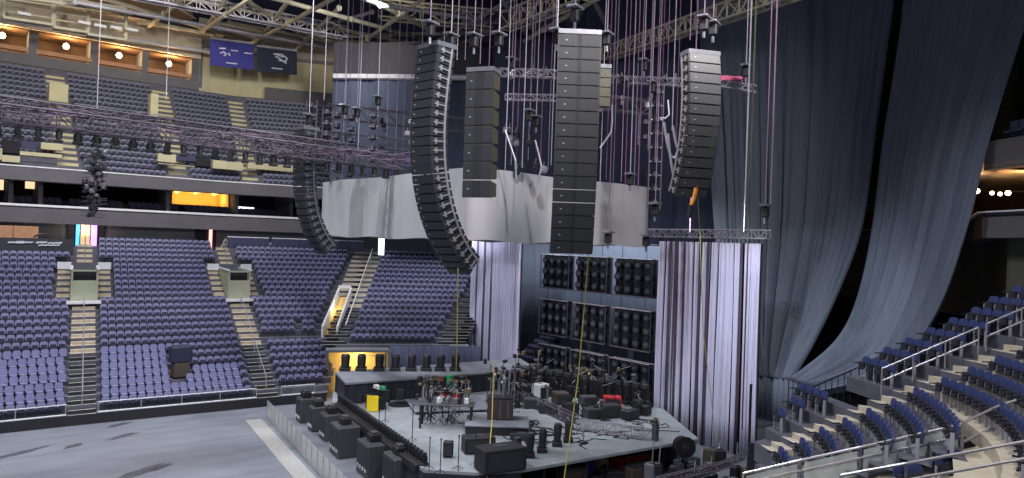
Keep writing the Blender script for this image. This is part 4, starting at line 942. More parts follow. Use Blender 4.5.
mb.build('cloth', 'scrim', o, smooth=True)
fr = MB()
for z in (zb+.15, zt-.15):
    for s in range(4): fr.tube(P4[s].lerp(V3(30, 42.5, 0), .02)+V3(0, 0, z), P4[(s+1) % 4].lerp(V3(30, 42.5, 0), .02)+V3(0, 0, z), .08)
fr.build('frame', 'truss', o)
# blue-grey upper drape in front of the corner decks
def pleated(name, pts, z0, z1, mt, label, amp=.12, freq=2.2, cat='drape', step=.35, nz=2):
    res = []; acc = 0
    for a, b in zip(pts, pts[1:]):
        a, b = V3(*a, 0), V3(*b, 0); d = (b-a).normalized(); nn = V3(-d.y, d.x, 0); L = (b-a).length; n = max(2, int(L/step))
        for i in range(n): s = acc+L*i/n; res.append(a.lerp(b, i/n)+nn*(amp*(sin(s*freq)+.5*sin(s*freq*2.3+1)+.6*sin(s*freq*.31))))
        acc += L
    res.append(V3(*pts[-1], 0)); g = [[p+V3(0, 0, z0+(z1-z0)*k/nz) for p in res] for k in range(nz+1)]
    mb = MB(); d = V3(*pts[-1], 0)-V3(*pts[0], 0); mb.grid(g, thick=.04, nrm=V3(-d.y, d.x, 0).normalized()); return tag(mb.build(name, mt, smooth=True), label, cat)
D0, D1_ = PD(333, 78, 75), PD(492, 79, 75)
pleated('upper_drape', [(D0.x, D0.y), (D1_.x, D1_.y)], 12.9, D0.z, 'drape4', 'wide blue-grey drape with pale top hem behind the left line arrays')
mb = MB(); mb.tube(D0+V3(-.1, -.3, .1), D1_+V3(.1, -.3, .1), .28, 6); tag(mb.build('drape_bar', 'hem'), 'pale horizontal bar along the top of the blue-grey drape', 'bar')
E0, E1 = PD(334, 42, 79), PD(500, 42, 79)
mb = MB(); d = E1-E0; mb.prism([(0, 0), (1, 0), (1, 1), (0, 1)], V3(E0.x, E0.y, D0.z-2), V3(d.x, d.y, 0), (0, 0, E0.z-D0.z+2), V3(-d.y, d.x, 0).normalized()*.2); tag(mb.build('blackout_panel', 'panelgrey'), 'charcoal blackout panel above the pale-hemmed drape', 'panel')
pleated('tall_backdrop', [(D1_.x, D1_.y), (48.6, 56), (49.9, 32)], 10.5, 36, 'drape3', 'tall navy blackout drape rising behind the hanging speakers to the roof', .18)
pleated('stage_backdrop', [(44.6, 49.6), (44.4, 35.2)], 0, 12.75, 'drape2', 'blue-grey backdrop cloth hanging behind the lamp pods', .06, 1.5)
pleated('stage_backdrop', [(44.7, 56.2), (44.6, 49.6)], 4.1, 12.75, 'drape2', 'short blue-grey cloth beside the far lavender curtain', .06, 1.5)
# the two big swept drapes: edge curves, then a lofted fall with folds
def swept(name, left, right, label, seed, mt='drape', nf=15):
    random.seed(seed); n = 96; cols = []; nrows = 40
    def ev(c, t):
        f = t*(len(c)-1); i = min(int(f), len(c)-2); u = f-i
        p0 = c[max(0, i-1)]; p1 = c[i]; p2 = c[i+1]; p3 = c[min(len(c)-1, i+2)]
        return .5*((2*p1)+(p2-p0)*u+(2*p0-5*p1+4*p2-p3)*u*u+(3*p1-p0-3*p2+p3)*u*u*u)
    ph = [random.uniform(0, 6.3) for _ in range(4)]; creases = [(random.uniform(.05, .95), random.uniform(.004, .012), random.uniform(.25, .6)) for _ in range(nf)]
    g = []
    for k in range(nrows+1):
        t = k/nrows; a, b = ev(left, t), ev(right, t); r_ = []; d = (b-a); nn = V3(d.y, -d.x, 0).normalized(); 
        tg = (ev(left, min(1, t+.02))-ev(left, max(0, t-.02))).normalized(); nn = d.normalized().cross(tg).normalized()
        if nn.dot(O-a) < 0: nn = -nn
        am = .05+.17*min(1, t*1.6)
        for i in range(n+1):
            s = i/n; w = am*(.5*sin(s*46+ph[0])+.45*sin(s*83+ph[1])+.5*sin(s*19+ph[2]+t)+.3*sin(s*131+ph[3]))
            for c, wd, dp in creases: w -= dp*math.exp(-((s-c-.02*sin(t*3))/wd)**2)*min(1, .3+t*1.2)
            r_.append(a.lerp(b, s)+nn*w)
        g.append(r_)
    mb = MB(); nrm = (g[0][-1]-g[0][0]).cross(g[20][0]-g[0][0]).normalized(); nrm = -nrm if nrm.dot(O-g[0][0]) > 0 else nrm
    mb.grid(g, thick=.05, nrm=nrm); return tag(mb.build(name, mt, smooth=True), label, 'drape')
def E_(lst): return [PX(x, y, u) for x, y, u in lst]
L1 = E_([(690, -60, 48.6), (700, 40, 48), (708, 130, 47.6), (714, 220, 47), (722, 300, 45.4), (735, 350, 43.8), (752, 376, 42.2)])
R1 = E_([(902, -60, 48.8), (894, 0, 48.4), (876, 130, 47.6), (862, 225, 46.4), (838, 291, 44.9), (812, 344, 43.0), (790, 380, 41.2)])
L2 = E_([(905, -60, 48.2), (899, 20, 47.6), (880, 140, 46.8), (870, 225, 45.8), (856, 297, 44.2), (834, 342, 42.6), (791, 381, 40.9)])
R2 = E_([(1058, -60, 37.5), (1024, 20, 36.8), (985, 140, 35.9), (962, 228, 35.6), (930, 314, 35.8), (886, 368, 36.6), (814, 389, 37.6)])
swept('swept_drape', L1, R1, 'left big dark drape sweeping from the roof towards the stage', 3)
swept('swept_drape', L2, R2, 'right big dark drape with deep folds sweeping down to the black fence', 5)
# hanging foot below both drapes
ft = [L1[-1], R1[-1], R2[-1]]
def foot(a, b, h, label):
    n = 40; g = []
    for z in (0, .5, 1):
        r_ = []
        for i in range(n+1): q = a.lerp(b, i/n); d = (b-a).normalized(); nn = V3(d.y, -d.x, 0); r_.append(q-V3(0, 0, h*z)+nn*(.06*sin(i*1.1)+.25*z*.3))
        g.append(r_)
    mb = MB(); mb.grid(g, thick=.04, nrm=(V3(a.x, a.y, 0)-V3(O.x, O.y, 0)).normalized()); return tag(mb.build('hanging_cloth', 'drape', smooth=True), label, 'drape')
foot(L1[-1], R1[-1]+V3(0, .0, 0), 2.6, 'upright foot of the left swept drape beside the lavender curtain'); foot(R1[-1], R2[-1], 2.0, 'upright foot of the right swept drape behind the black fence')
# lavender pleated curtains on their trusses
def curtain(v0, v1, zt, seed, where):
    random.seed(seed); u = 39.3; o = empty('pleated_curtain', (u, (v0+v1)/2, 0), 'tall lavender pleated curtain with dark gaps, %s of the pair' % where, 'curtain')
    n = 13; L = v1-v0
    for i in range(n):
        a = v0+L*i/n; w = L/n*random.choice([.72, .86, .95, .8]); g = []; m_ = 22; ph = random.uniform(0, 6)
        for k in range(7):
            z = zt-zt*k/6*1.0; sq = 1-.03*sin(k); r_ = []
            for j in range(m_+1): s = j/m_; r_.append(V3(u+.09*sin(s*6.283*3.2+ph)+.05*sin(s*11+k*.4), a+w*(s*sq)+.03*sin(k*.7+i), max(.02, z)))
            g.append(r_)
        MB().grid(g, thick=.02, nrm=(1, 0, 0)).build('curtain_panel', 'curtain', o, smooth=True)
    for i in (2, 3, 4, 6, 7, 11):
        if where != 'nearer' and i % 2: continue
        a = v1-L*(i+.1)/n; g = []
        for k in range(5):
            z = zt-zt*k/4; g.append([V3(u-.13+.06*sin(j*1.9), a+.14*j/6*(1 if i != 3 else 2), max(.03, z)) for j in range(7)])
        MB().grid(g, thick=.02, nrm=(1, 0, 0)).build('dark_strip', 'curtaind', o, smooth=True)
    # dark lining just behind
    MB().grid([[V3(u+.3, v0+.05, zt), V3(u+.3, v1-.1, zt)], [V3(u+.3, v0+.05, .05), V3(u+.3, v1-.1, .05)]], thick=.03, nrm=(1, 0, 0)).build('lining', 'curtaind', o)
    for i in range(26): q = V3(u, v0+L*(i+.5)/26, zt); MB().tube(q, q+V3(0, 0, .32), .025, 4).build('tie', 'black', o)
    return o
curtain(25.9, 33.95, 13.05, 1, 'nearer'); curtain(49.1, 56.2, 13.0, 2, 'farther')
box_truss('curtain_truss', (39.3, 25.4, 13.35), (39.3, 35.6, 13.35), .45, .5, 'silver truss holding up the nearer lavender curtain', mt='truss_s', r=.05)
box_truss('curtain_truss', (39.3, 48.4, 13.35), (39.3, 57, 13.35), .45, .5, 'silver truss holding up the farther lavender curtain', mt='truss_s', r=.05)
# lamp pods behind the stage: three columns and three rows
VC = [(49.2, 45.6), (45.0, 41.2), (40.6, 36.5)]; ZR = [(11.7, 8.85), (7.85, 4.85), (3.95, 1.3)]
podn = {0: 'left', 1: 'middle', 2: 'right'}; rown = {0: 'top', 1: 'middle', 2: 'bottom'}
pod0 = None
for c, (va, vb) in enumerate(VC):
    for r_, (za, zb_) in enumerate(ZR):
        W_, H_ = va-vb, za-zb_
        if pod0 is None:
            pod0 = empty('lamp_pod', (0, 0, 0)); fw, fh = 3.7, 2.9
            for s in (-1, 1):
                for dx in (-.25, .25): MB().tube((dx, s*fw/2, 0), (dx, s*fw/2, fh), .05, 5).build('upright', 'truss', pod0)
            for z in (0, fh):
                for dx in (-.25, .25): MB().tube((dx, -fw/2, z), (dx, fw/2, z), .05, 5).build('crossbar', 'truss_s' if z else 'truss', pod0)
            m2 = MB()
            for i in range(9): y = -fw/2+fw*i/8; m2.tube((.3, y, 0), (.3, y, fh), .03, 4)
            m2.obox((.34, 0, fh/2), (.01, 0, 0), (0, fw/2, 0), (0, 0, fh/2)); m2.build('backing_panel', 'podback', pod0)
            for s in (-1, 1): MB().tube((0, s*fw*.3, fh), (0, s*fw*.3, fh+1.05), .02, 4).build('hanging_line', 'blackm', pod0)
            for i in range(4):
                y = -fw/2+fw*(i+.5)/4
                MB().tube((-.05, y+.2, .02), (-.05, y+.2, fh), .04, 4).build('ladder_bar', 'truss', pod0)
                for j in range(3):
                    z = fh*(j+.5)/3
                    h = MB().tube((.22, y, z), (-.22, y-.05, z), .28, 12, .31).build('lamp_head', 'black', pod0)
                    MB().tube((-.221, y-.05, z), (-.25, y-.055, z), .20, 12).build('lens', 'lens', h)
                    MB().tube((-.25, y-.055, z), (-.28, y-.06, z), .045, 6).build('lamp_tip', 'rigm', h)
            freeze(pod0); o = pod0
        else: o = copy_tree(pod0)
        o.location = (42, (va+vb)/2, zb_); o.scale = (1, W_/3.7, H_/2.9)
        tag(o, 'black pod of round lamps behind the stage, %s column, %s row' % (podn[c], rown[r_]), 'lamp pod', 'grid of lamp pods')
tag(MB().tube((42, 36.2, 12.78), (42, 49.6, 12.78), .06, 6).build('lamp_pod_bar', 'truss'), 'long dark bar from which the lamp pods hang', 'bar')
# ================================================================== roof steel
def pt(x, y, z): return PZ(x, y, z)
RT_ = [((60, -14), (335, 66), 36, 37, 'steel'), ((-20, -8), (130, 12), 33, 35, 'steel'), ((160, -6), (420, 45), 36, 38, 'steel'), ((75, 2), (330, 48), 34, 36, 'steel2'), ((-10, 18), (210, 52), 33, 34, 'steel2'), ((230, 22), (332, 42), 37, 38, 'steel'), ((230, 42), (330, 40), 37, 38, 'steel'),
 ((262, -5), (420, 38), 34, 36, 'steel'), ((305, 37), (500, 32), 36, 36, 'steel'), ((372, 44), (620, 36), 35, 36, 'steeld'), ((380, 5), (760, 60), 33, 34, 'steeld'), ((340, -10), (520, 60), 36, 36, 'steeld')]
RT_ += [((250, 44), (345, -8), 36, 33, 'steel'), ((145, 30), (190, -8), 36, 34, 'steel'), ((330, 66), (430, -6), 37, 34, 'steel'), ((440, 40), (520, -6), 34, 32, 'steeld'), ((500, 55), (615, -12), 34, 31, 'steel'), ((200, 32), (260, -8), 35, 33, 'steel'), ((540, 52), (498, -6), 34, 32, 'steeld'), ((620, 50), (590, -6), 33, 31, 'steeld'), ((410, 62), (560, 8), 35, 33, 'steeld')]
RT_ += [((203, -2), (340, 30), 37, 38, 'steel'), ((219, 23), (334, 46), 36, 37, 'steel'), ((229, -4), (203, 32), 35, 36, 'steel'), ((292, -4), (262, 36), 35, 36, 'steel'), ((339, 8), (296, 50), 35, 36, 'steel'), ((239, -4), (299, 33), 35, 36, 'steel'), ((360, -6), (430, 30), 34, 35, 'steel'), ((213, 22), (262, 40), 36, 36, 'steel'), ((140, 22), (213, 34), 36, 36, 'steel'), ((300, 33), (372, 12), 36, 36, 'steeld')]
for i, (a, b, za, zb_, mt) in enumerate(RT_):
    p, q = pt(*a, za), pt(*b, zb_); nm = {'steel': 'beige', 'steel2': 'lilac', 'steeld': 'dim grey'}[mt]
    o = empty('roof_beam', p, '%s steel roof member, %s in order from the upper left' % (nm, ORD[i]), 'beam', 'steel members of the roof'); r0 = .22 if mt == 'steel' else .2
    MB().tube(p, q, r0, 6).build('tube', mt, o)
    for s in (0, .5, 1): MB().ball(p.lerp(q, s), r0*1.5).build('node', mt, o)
for i, (a, b, z0, z1, w) in enumerate((((133, -2), (345, 38), 34, 35, 1.2), ((600, 62), (800, -4), 30, 27.5, 1.1), ((505, 30), (600, -5), 31, 30, 1.4), ((380, 18), (505, 30), 36, 35, 1.8))):
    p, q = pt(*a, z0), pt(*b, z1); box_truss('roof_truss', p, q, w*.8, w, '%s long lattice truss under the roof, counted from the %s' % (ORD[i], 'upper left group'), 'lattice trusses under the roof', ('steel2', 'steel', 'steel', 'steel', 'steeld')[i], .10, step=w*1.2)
# small braces
for i in range(26):
    x = random.uniform(10, 640); y = random.uniform(-5, 45); p = pt(x, y, 35); q = pt(x+random.choice([-1, 1])*random.uniform(30, 70), y+random.uniform(15, 30), 36)
    if q.y > 92: continue
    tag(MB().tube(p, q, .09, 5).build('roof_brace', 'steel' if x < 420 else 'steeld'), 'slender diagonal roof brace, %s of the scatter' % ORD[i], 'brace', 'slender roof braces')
# catwalk frames before the upper alcoves
def frame(x0, y0, x1, y1, v, label, r=.2):
    s = (y1-y0)
    P_ = [PY(*c, v) for c in ((x0, y0), (x1, y0+(x1-x0)*.15), (x1, y1+(x1-x0)*.15), (x0, y1))]; o = empty('catwalk_frame', P_[3], label, 'catwalk')
    for a, b in zip(P_, P_[1:]+P_[:1]): MB().tube(a, b, r, 5).build('bar', 'steel', o)
    m2 = MB()
    for i in range(1, 4):
        a = P_[0].lerp(P_[3], i/4); b = P_[1].lerp(P_[2], i/4); m2.tube(a, b, r*.4, 4)
    m2.build('railing', 'steel', o)
    MB().prism([(0, 0), (1, 0), (1, 1), (0, 1)], P_[3], P_[2]-P_[3], (0, 1.5, 0), (0, 0, .1)).build('walkway', 'steeld', o)
frame(3, -8, 53, 17, 86, 'beige catwalk frame at the upper left corner'); frame(54, -3, 88, 27, 86, 'beige catwalk frame right of the corner one'); frame(88, 3, 126, 34, 86, 'beige catwalk frame nearest the blue banner')
for i, (x, y) in enumerate(((84, 23), (100, 26), (116, 28), (132, 30), (24, 14))):
    p = PY(x, y, 85); o = empty('floodlight', p, 'small pale floodlight under the catwalk, %s from the left' % ORD[i], 'light', 'catwalk floodlights'); MB().bbox(p, (1.1, .5, .3), 0).build('housing', 'whitem', o); MB().tube(p, p+V3(0, 0, .6), .05).build('bracket', 'steeld', o)
# banners
def hang_banner(x0, y0, x1, y1, v, sl, mt, label, marks):
    a = PY(x0, y0, v); b = PY(x1, y0+(x1-x0)*sl, v); c = PY(x0, y1, v); o = empty('hanging_banner', c, label, 'banner')
    MB().prism([(0, 0), (1, 0), (1, 1), (0, 1)], c, b-a, a-c, (0, .06, 0)).build('cloth', mt, o)
    m2 = MB(); m2.tube(a+V3(0, 0, .15), b+V3(0, 0, .15), .12, 5); m2.build('top_bar', 'steel2', o)
    m3 = MB()
    for pl in marks: m3.path([a+(b-a)*u+(c-a)*w-V3(0, .1, 0) for u, w in pl], .10, 4)
    m3.build('printed_mark', 'bannerw', o)
hang_banner(210, 39, 254, 65, 88, .13, 'banner', 'bright blue banner with small white marks under the roof', [[(.2, .32), (.34, .30)], [(.46, .34), (.62, .34)], [(.76, .38), (.95, .38)], [(.22, .5), (.3, .44), (.36, .52), (.3, .58)], [(.4, .46), (.44, .56)], [(.35, .85), (.6, .85)]])
hang_banner(257, 47, 297, 71, 88, .12, 'bannern', 'dark navy banner with a white swoosh mark under the roof', [[(.4, .22), (.6, .2), (.74, .34), (.7, .48), (.52, .46)], [(.44, .3), (.58, .42), (.72, .56)], [(.5, .26), (.66, .3)], [(.35, .82), (.62, .82)]])
# ================================================================== hung trusses, lamps, chains
MT0, MT1 = V3(-4, 41, 17.35), V3(23.6, 42, 17.0)
box_truss('lighting_truss', MT0, MT1, .8, .8, 'long black lighting truss crossing in front of the upper deck', mt='truss', r=.06, step=.7)
box_truss('lighting_truss', V3(-4, 42.0, 18.25), V3(20, 42.6, 17.95), .5, .4, 'slimmer black truss riding above the long lighting truss', mt='truss', r=.05, step=.5)
for i in range(34):
    t = (i+.5)/34; p = MT0.lerp(MT1, t)+V3(0, -.1, -.85)
    moving_head('hung_light', p+V3(0, 0, .2), .62, .40, random.uniform(0, 360), 'black lamp hanging under the long lighting truss, %s from the left' % ORD[i], 'lamps under the long truss', lens='lensw' if i % 5 == 0 else 'lens')
cb = MB()
for i in range(150):
    t = random.random(); p = MT0.lerp(MT1, t)+V3(0, random.uniform(-.5, .9), random.uniform(.3, 1.0)); pts = [p]
    for k in range(5): pts.append(pts[-1]+V3(random.uniform(.15, .5), random.uniform(-.1, .1), random.uniform(-.12, .12)))
    cb.path(pts, random.choice([.02, .03]), 4)
tag(cb.build('truss_cables', 'chainp'), 'mauve and grey cable loops lying along the long lighting truss', 'cables', kind='stuff')
# secondary trusses behind the speakers
TR = [((330, 118), (470, 133), 62, 60, 1.1, 'truss', 'black truss behind the leftmost drape panels'), ((500, 76), (556, 78), 46, 45, .45, 'truss_s', 'pale thin truss left of the central speaker column'), ((598, 82), (684, 86), 45, 43, .4, 'truss_s', 'thin truss between the central and right speaker columns'), ((596, 108), (658, 116), 44, 43, .8, 'truss', 'cluttered dark truss below the thin one'), ((505, 100), (556, 101), 46, 46, .35, 'truss_s', 'lower pale truss left of the central speaker column'), ((716, 86), (756, 92), 42, 41, .35, 'truss_s', 'short truss right of the right speaker column'), ((300, 140), (420, 152), 56, 54, .8, 'truss', 'dark truss above the left end of the grey box')]
for a, b, da, db, h, mt, lb in TR: box_truss('hung_truss', PD(*a, da), PD(*b, db), h*.8, h, lb, None, mt, .05, step=h*1.1)
# vertical lamp ladders
def ladder(x, y0, y1, d, label, w=.7, n=None):
    a, b = PD(x, y0, d), PD(x, y1, d); o = empty('lamp_ladder', (a.x, a.y, b.z), label, 'lamp ladder', 'vertical lamp ladders'); H_ = a.z-b.z; t = V3(.79, -.61, 0)
    for s in (-1, 1): MB().tube(V3(a.x, a.y, b.z)+t*(s*w/2), V3(a.x, a.y, a.z)+t*(s*w/2), .05, 5).build('rail', 'truss', o)
    n = n or int(H_/.75)
    for i in range(n):
        c = V3(a.x, a.y, b.z+H_*(i+.5)/n); h = MB().bbox(c, (.4, .4, .42), 20*i, .08).build('lamp_head', 'black', o); MB().tube(c-V3(.2, .25, 0)*.8, c-V3(.2, .25, 0)*1.0, .14, 8).build('lens', 'lens', h)
        MB().tube(c-t*w/2, c+t*w/2, .03, 4).build('rung', 'truss_s', o)
for i, (x, y0, y1, d) in enumerate(((312, 100, 150, 50), (328, 107, 140, 52), (338, 110, 185, 54), (352, 112, 180, 54), (374, 110, 165, 52), (658, 85, 210, 42), (645, 115, 145, 43))):
    ladder(x, y0, y1, d, 'dark vertical ladder of small lamps, %s from the left' % ORD[i])
# shaggy lamp cluster hanging at left
a, b = PD(96, 150, 36), PD(92, 216, 36); o = empty('hanging_lamp_cluster', b, 'shaggy vertical cluster of dark lamps hanging at far left', 'lamp cluster')
MB().tube(a, V3(a.x, a.y, b.z), .08).build('mast', 'truss', o)
random.seed(12)
for i in range(64):
    f = random.random(); z = b.z+(a.z-b.z)*f; w = .42 if f > .35 else .22; c = V3(a.x+random.uniform(-w, w), a.y+random.uniform(-w, w), z); MB().bbox(c, (random.uniform(.12, .26), .2, random.uniform(.15, .3)), random.uniform(0, 90), .05).build('lamp_head', random.choice(['black', 'black', 'black', 'blackm', 'blackm', 'truss', 'rigm']), o)
for i in range(14): z = b.z+(a.z-b.z)*i/14; MB().tube((a.x-.5, a.y+.3, z), (a.x+.5, a.y-.3, z+random.uniform(-.2, .2)), .025, 4).build('bracket', 'truss', o)
# ------------------------------------------------------------------ line arrays
def array(name, top, n, bw, bh, bd, face, tilt, label, cat='line array', rear='rungs', gmat='grille', split=False, smat='cabside'):
    f = V3(*face, 0).normalized(); s = V3(f.y, -f.x, 0); o = empty(name, top, label, cat)
    p = V3(*top); ang = 0
    MB().obox(p+V3(0, 0, .12), s*(bw*.5), f*(bd*.55), (0, 0, .1)).build('fly_frame', 'rigm', o)
    tl = tilt(0)
    for i in range(n):
        ang = tilt(i); dn = V3(0, 0, -1)*cos(ang)-f*sin(ang); fo = f*cos(ang)-V3(0, 0, 1)*sin(ang)
        c = p+dn*(bh/2)
        cab = MB()
        # trapezoid cabinet: front taller than the back
        hb = bh*.72
        for k in (0,):
            vs = []
            for sx in (-1, 1):
                vs += [c+s*(sx*bw/2)+fo*bd/2-dn*bh*.48, c+s*(sx*bw/2)+fo*bd/2+dn*bh*.48, c+s*(sx*bw*.47)-fo*bd/2+dn*hb*.5, c+s*(sx*bw*.47)-fo*bd/2-dn*hb*.5]
            cab.add(vs, [(0, 1, 2, 3), (7, 6, 5, 4), (0, 4, 5, 1), (1, 5, 6, 2), (2, 6, 7, 3), (3, 7, 4, 0)])
        cb_ = cab.build('speaker_cabinet', smat, o)
        for k in ((-1, 1) if split else (0,)):
            gr = MB(); cw = bw*((.205 if split is True else .17) if split else .47); gr.obox(c+fo*(bd/2+.015)+s*(k*bw*(.25 if split is True else .33)), s*cw, fo*.015, dn*(bh*.44))
            gr.build('grille', gmat, cb_)
        if split: MB().obox(c+fo*(bd/2+.008), s*(bw*(.16 if split is not True else .045)), fo*.01, dn*(bh*.46)).build('centre_slot', 'black', cb_)
        if rear == 'rungs':
            rg = MB()
            for sx in (-1, 1):
                rg.obox(c+s*(sx*(bw/2+.03))-fo*(bd*.25), s*.03, fo*.05, dn*(bh*.5)); rg.obox(c+s*(sx*(bw/2+.02))+fo*(bd*.05), s*.02, fo*(bd*.3), dn*.03); rg.obox(c+s*(sx*(bw/2+.03))+fo*(bd*.22), s*.03, fo*.05, dn*(bh*.3))
            rg.build('rigging_plate', 'rail' if bw > 1.4 else 'rigm', cb_)
        MB().obox(c+fo*(bd/2+.035)+s*(bw*.30), s*.04, fo*.008, dn*.02).build('badge', 'armgrey', cb_)
        p = p+dn*bh
    return o
curve = lambda a0, a1, n, e=2.2: (lambda i: R(a0+(a1-a0)*(i/(n-1))**e))
camdir = lambda p: ((O-V3(*p)).x, (O-V3(*p)).y)
def rot(v, a): a = R(a); return (v[0]*cos(a)-v[1]*sin(a), v[0]*sin(a)+v[1]*cos(a))
pc = PD(579, 37, 32); array('line_array', pc, 17, 1.86, .55, .8, rot(camdir(pc), 6), curve(-1, 14, 17, 2.5), 'tall central speaker column facing the camera, split by a dark seam', rear='none', gmat='grille', split=True)
pc = PD(437, 50, 34); array('line_array', pc, 26, 1.45, .41, 1.05, rot(camdir(pc), -50), curve(-7, 50, 26, 1.9), 'long curved speaker column left of centre, bending right at its foot')
pc = PD(484, 74, 34); array('sub_array', pc, 7, 1.35, .82, .9, rot(camdir(pc), -22), lambda i: 0, 'straight speaker column with brown side hanging behind the curved one', rear='none', gmat='grille', split=.30, smat='cabbrown')
pc = PD(700, 57, 34); array('line_array', pc, 14, 1.6, .46, .8, rot(camdir(pc), 28), curve(-9, 32, 15, 1.3), 'right speaker column, pale grey above and curling at its foot', gmat='grille2')
pc = PD(307, 131, 47); array('line_array', pc, 18, 1.2, .44, 1.0, rot(camdir(pc), -60), curve(-2, 46, 18, 2.2), 'farthest dark curved speaker column before the left corner seats')
pc = PD(602, 70, 39); array('small_speaker', pc, 4, .85, .50, .8, rot(camdir(pc), 10), lambda i: 0, 'small brownish speaker stack just right of the central column', rear='none', gmat='cabbrown')
# steel bridles and motors over the speakers
def hoist(p, zr, label, group, mt='chainp', motor=True, r=.025):
    o = empty('chain_hoist' if motor else 'hoist_chain', p, label, 'hoist' if motor else 'chain', group)
    MB().tube(p+V3(0, 0, .3 if motor else 0), (p.x, p.y, zr), r, 4).build('chain', mt, o)
    if motor:
        MB().bbox(p+V3(0, 0, .1), (.32, .4, .55), 20, .06).build('motor', 'black', o); MB().bbox(p+V3(0, 0, .45), (.8, .5, .12), 20, .03).build('top_plate', 'rigm', o); MB().tube(p-V3(0, 0, .5), p-V3(0, 0, .15), .07, 6).build('hook', 'rigm', o)
    return o
random.seed(4)
for i, (x, y, d, w) in enumerate(((430, 33, 33, 1.7), (451, 44, 36, 1.0), (474, 44, 36, 1.0), (499, 43, 36, 1.0), (557, 40, 34, .8), (575, 18, 32, 1.2), (607, 42, 38, .8), (704, 27, 34, 1.2), (713, 32, 35, 1.0), (746, 74, 40, 1.0), (644, 68, 42, 1.0), (512, 66, 44, .9), (530, 118, 44, .8), (536, 124, 44, .8), (309, 122, 47, 1.0), (345, 112, 52, .9), (357, 115, 52, .9), (378, 103, 52, 1.0), (655, 212, 40, .8), (765, 214, 38, .8), (630, 182, 42, .5), (652, 90, 42, .8), (608, 240, 43, .4), (646, 243, 43, .6))):
    p = PD(x, y, d); o = hoist(p, 35, 'black hoist motor with plate on its chain, %s in order' % ORD[i], 'hoist motors on chains', random.choice(['chainp', 'chainw']))
# plain chains
xs = [(97, 108, 40, 'chainw'), (166, 100, 44, 'chainw'), (324, 100, 50, 'chainw'), (336, 105, 55, 'chainp'), (349, 120, 58, 'chainp'), (358, 150, 52, 'chainw'), (366, 110, 56, 'chainp'), (386, 150, 55, 'chainp'), (395, 165, 60, 'chainw'), (402, 170, 58, 'chainp'), (409, 165, 56, 'chainr'), (418, 160, 55, 'chainw'), (341, 200, 60, 'chainw'), (372, 190, 60, 'chainr'), (505, 170, 40, 'chainw'), (511, 165, 42, 'chainp'), (516, 172, 44, 'chainr'), (522, 168, 40, 'chainw'), (528, 160, 46, 'chainp'), (540, 172, 44, 'chainr'), (548, 170, 45, 'chainp'), (551, 165, 41, 'chainw'), (600, 184, 40, 'chainw'), (606, 180, 42, 'chainr'), (613, 184, 43, 'chainp'), (621, 182, 40, 'chainp'), (625, 185, 41, 'chainr'), (634, 186, 42, 'chainp'), (638, 190, 39, 'chainr'), (648, 150, 40, 'chainp'), (655, 160, 41, 'chainp'), (661, 120, 42, 'chainr'), (667, 85, 43, 'chainp'), (672, 130, 40, 'chainw'), (676, 145, 42, 'chainr'), (628, 100, 45, 'chainr'), (616, 90, 45, 'chainp'), (690, 40, 38, 'chainp'), (697, 30, 38, 'chainr'), (465, 60, 40, 'chainp'), (457, 60, 42, 'chainw'), (480, 64, 40, 'chainp'), (489, 66, 39, 'chainr'), (444, 45, 40, 'chainp'), (534, 70, 46, 'chainp'), (544, 66, 46, 'chainr')]
CN = {'chainw': 'pale', 'chainp': 'mauve', 'chainr': 'purple'}
for i, (x, y, d, mt) in enumerate(xs):
    p = PD(x, y, d)
    hoist(p, 35.5, '%s hoist chain hanging from the roof, %s in the count' % (CN[mt], ORD[i]), 'hoist chains from the roof', mt, False, .022)
for x, y, d, mt in ((742, 430, 37, 'cabbrown'), (770, 222, 38, 'chainp'), (690, 232, 39, 'chainp'), (744, 232, 39, 'chainw')): 
    p = PD(x, y, d); hoist(p, 35, '%s long chain in front of the right curtain and drape at %s' % ({'cabbrown': 'brown', 'chainp': 'mauve', 'chainw': 'pale'}[mt], {742: 'its middle', 770: 'its outer edge', 690: 'its inner third', 744: 'its hoist'}[x]), None, mt, False, .035)
# yellow tag lines
def rope(pts, mt, r, label, name='tag_line'): o = MB().path(pts, r, 5).build(name, mt); return tag(o, label, 'rope')
rope([PD(589, 250, 32.5), PD(584, 310, 34), PD(578, 380, 34.5), PD(564, 480, 33)], 'rope', .025, 'yellow line falling from the central speaker column to the stage front')
rope([PD(458, 269, 34), PD(457, 345, 36), PD(456, 372, 38)], 'rope', .03, 'thin yellow-green line below the curved left speaker column')
rope([PD(494, 360, 40), PD(492, 420, 39), PD(487, 480, 34)], 'rope', .025, 'yellow line in front of the brown case on stage')
rope([PD(697, 186, 34), PD(700, 232, 37), PD(703, 330, 38), PD(716, 440, 38)], 'rope', .02, 'thin yellow line hanging over the right lavender curtain')
pts = [PD(696, 188, 33.8), PD(694, 198, 33.8), PD(691, 205, 33.8), PD(689, 218, 33.8)]
o = empty('tagged_sling', pts[-1], 'short orange and black sling dangling under the right speaker column', 'sling'); MB().path(pts[:3], .10, 6).build('orange_strap', 'orange', o); MB().path(pts[2:], .12, 6).build('black_end', 'black', o)
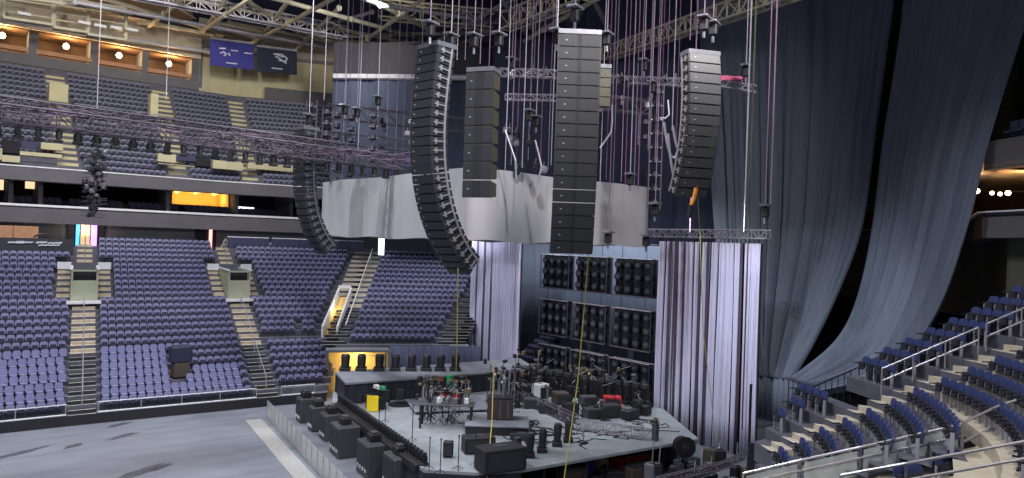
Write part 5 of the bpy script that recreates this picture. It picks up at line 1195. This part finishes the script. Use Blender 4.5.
# cable bundles looping beside the right column
for i, (x0, x1, y0, yb) in enumerate(((664, 686, 70, 158), (668, 690, 60, 184), (673, 688, 90, 150))):
    n = 14; pts = [PD(x0+(x1-x0)*k/n, y0+(yb-y0)*sin(math.pi*min(1, (k+1)/n*.9+.05))**.5, 35) for k in range(n+1)]
    rope(pts, 'chainw', .06, 'pale cable loop hanging left of the right speaker column, %s of three' % ORD[i], 'cable_loop')
for i, (x, y0, x1, y1) in enumerate(((612, 105, 600, 148), (505, 130, 516, 180), (535, 140, 538, 182), (470, 100, 484, 140), (660, 118, 668, 100))):
    a_, b_ = PD(x, y0, 40), PD(x1, y1, 40); mid = a_.lerp(b_, .5)+V3(.2, -.2, -.3); rope([a_, a_.lerp(mid, .5)+V3(.05, 0, -.1), mid, b_], 'chainw', .05, 'pale drooping cable between the hung trusses, %s from the left' % ORD[(3, 1, 2, 0, 4)[i]], 'cable_loop')
# gear heaps on the hung trusses
for i in range(40):
    k = random.choice([(596, 658, 100, 116, 43), (596, 684, 80, 86, 44), (505, 555, 68, 78, 46), (505, 530, 130, 150, 44), (380, 470, 120, 130, 60), (398, 418, 120, 160, 52), (505, 545, 165, 172, 42)])
    x = random.uniform(k[0], k[1]); y = random.uniform(k[2], k[3]); p = PD(x, y, k[4]); o = empty('truss_lamp', p, 'dark lamp or cable box fixed on the hung trusses, %s of the scatter' % ORD[min(i, len(ORD)-1)], 'lamp', 'lamps on the hung trusses')
    MB().bbox(p, (.4, .35, .4), random.uniform(0, 90), .08).build('housing', random.choice(['black', 'truss_s', 'blackm', 'rigm', 'truss']), o); MB().tube(p+V3(0, 0, .15), p+V3(0, 0, .45), .04, 5).build('clamp', 'rigm', o)
o = empty('cable_tray', PD(727, 82, 41.5), 'red and pink cable heap on the short truss at right', 'cables'); 
mb = MB(); q = PD(727, 83, 41.5)
for i in range(5): mb.path([q+V3(.9*cos(a_*.7)*.8, -.5*cos(a_*.7), .12+.25*abs(sin(a_*.7+i))) for a_ in range(6)], .07, 5)
mb.build('cable_heap', 'pinkm', o)
for ob in list(protos.values()): pass

p = PZ(381, 255, 10.9); mb = MB(); mb.bbox(p+V3(0, 0, .9), (.55, .3, 1.8), -36, .03); tag(mb.build('door_light_panel', 'gloww'), 'bright white lit doorway panel at the top of the pale corner stair', 'light')
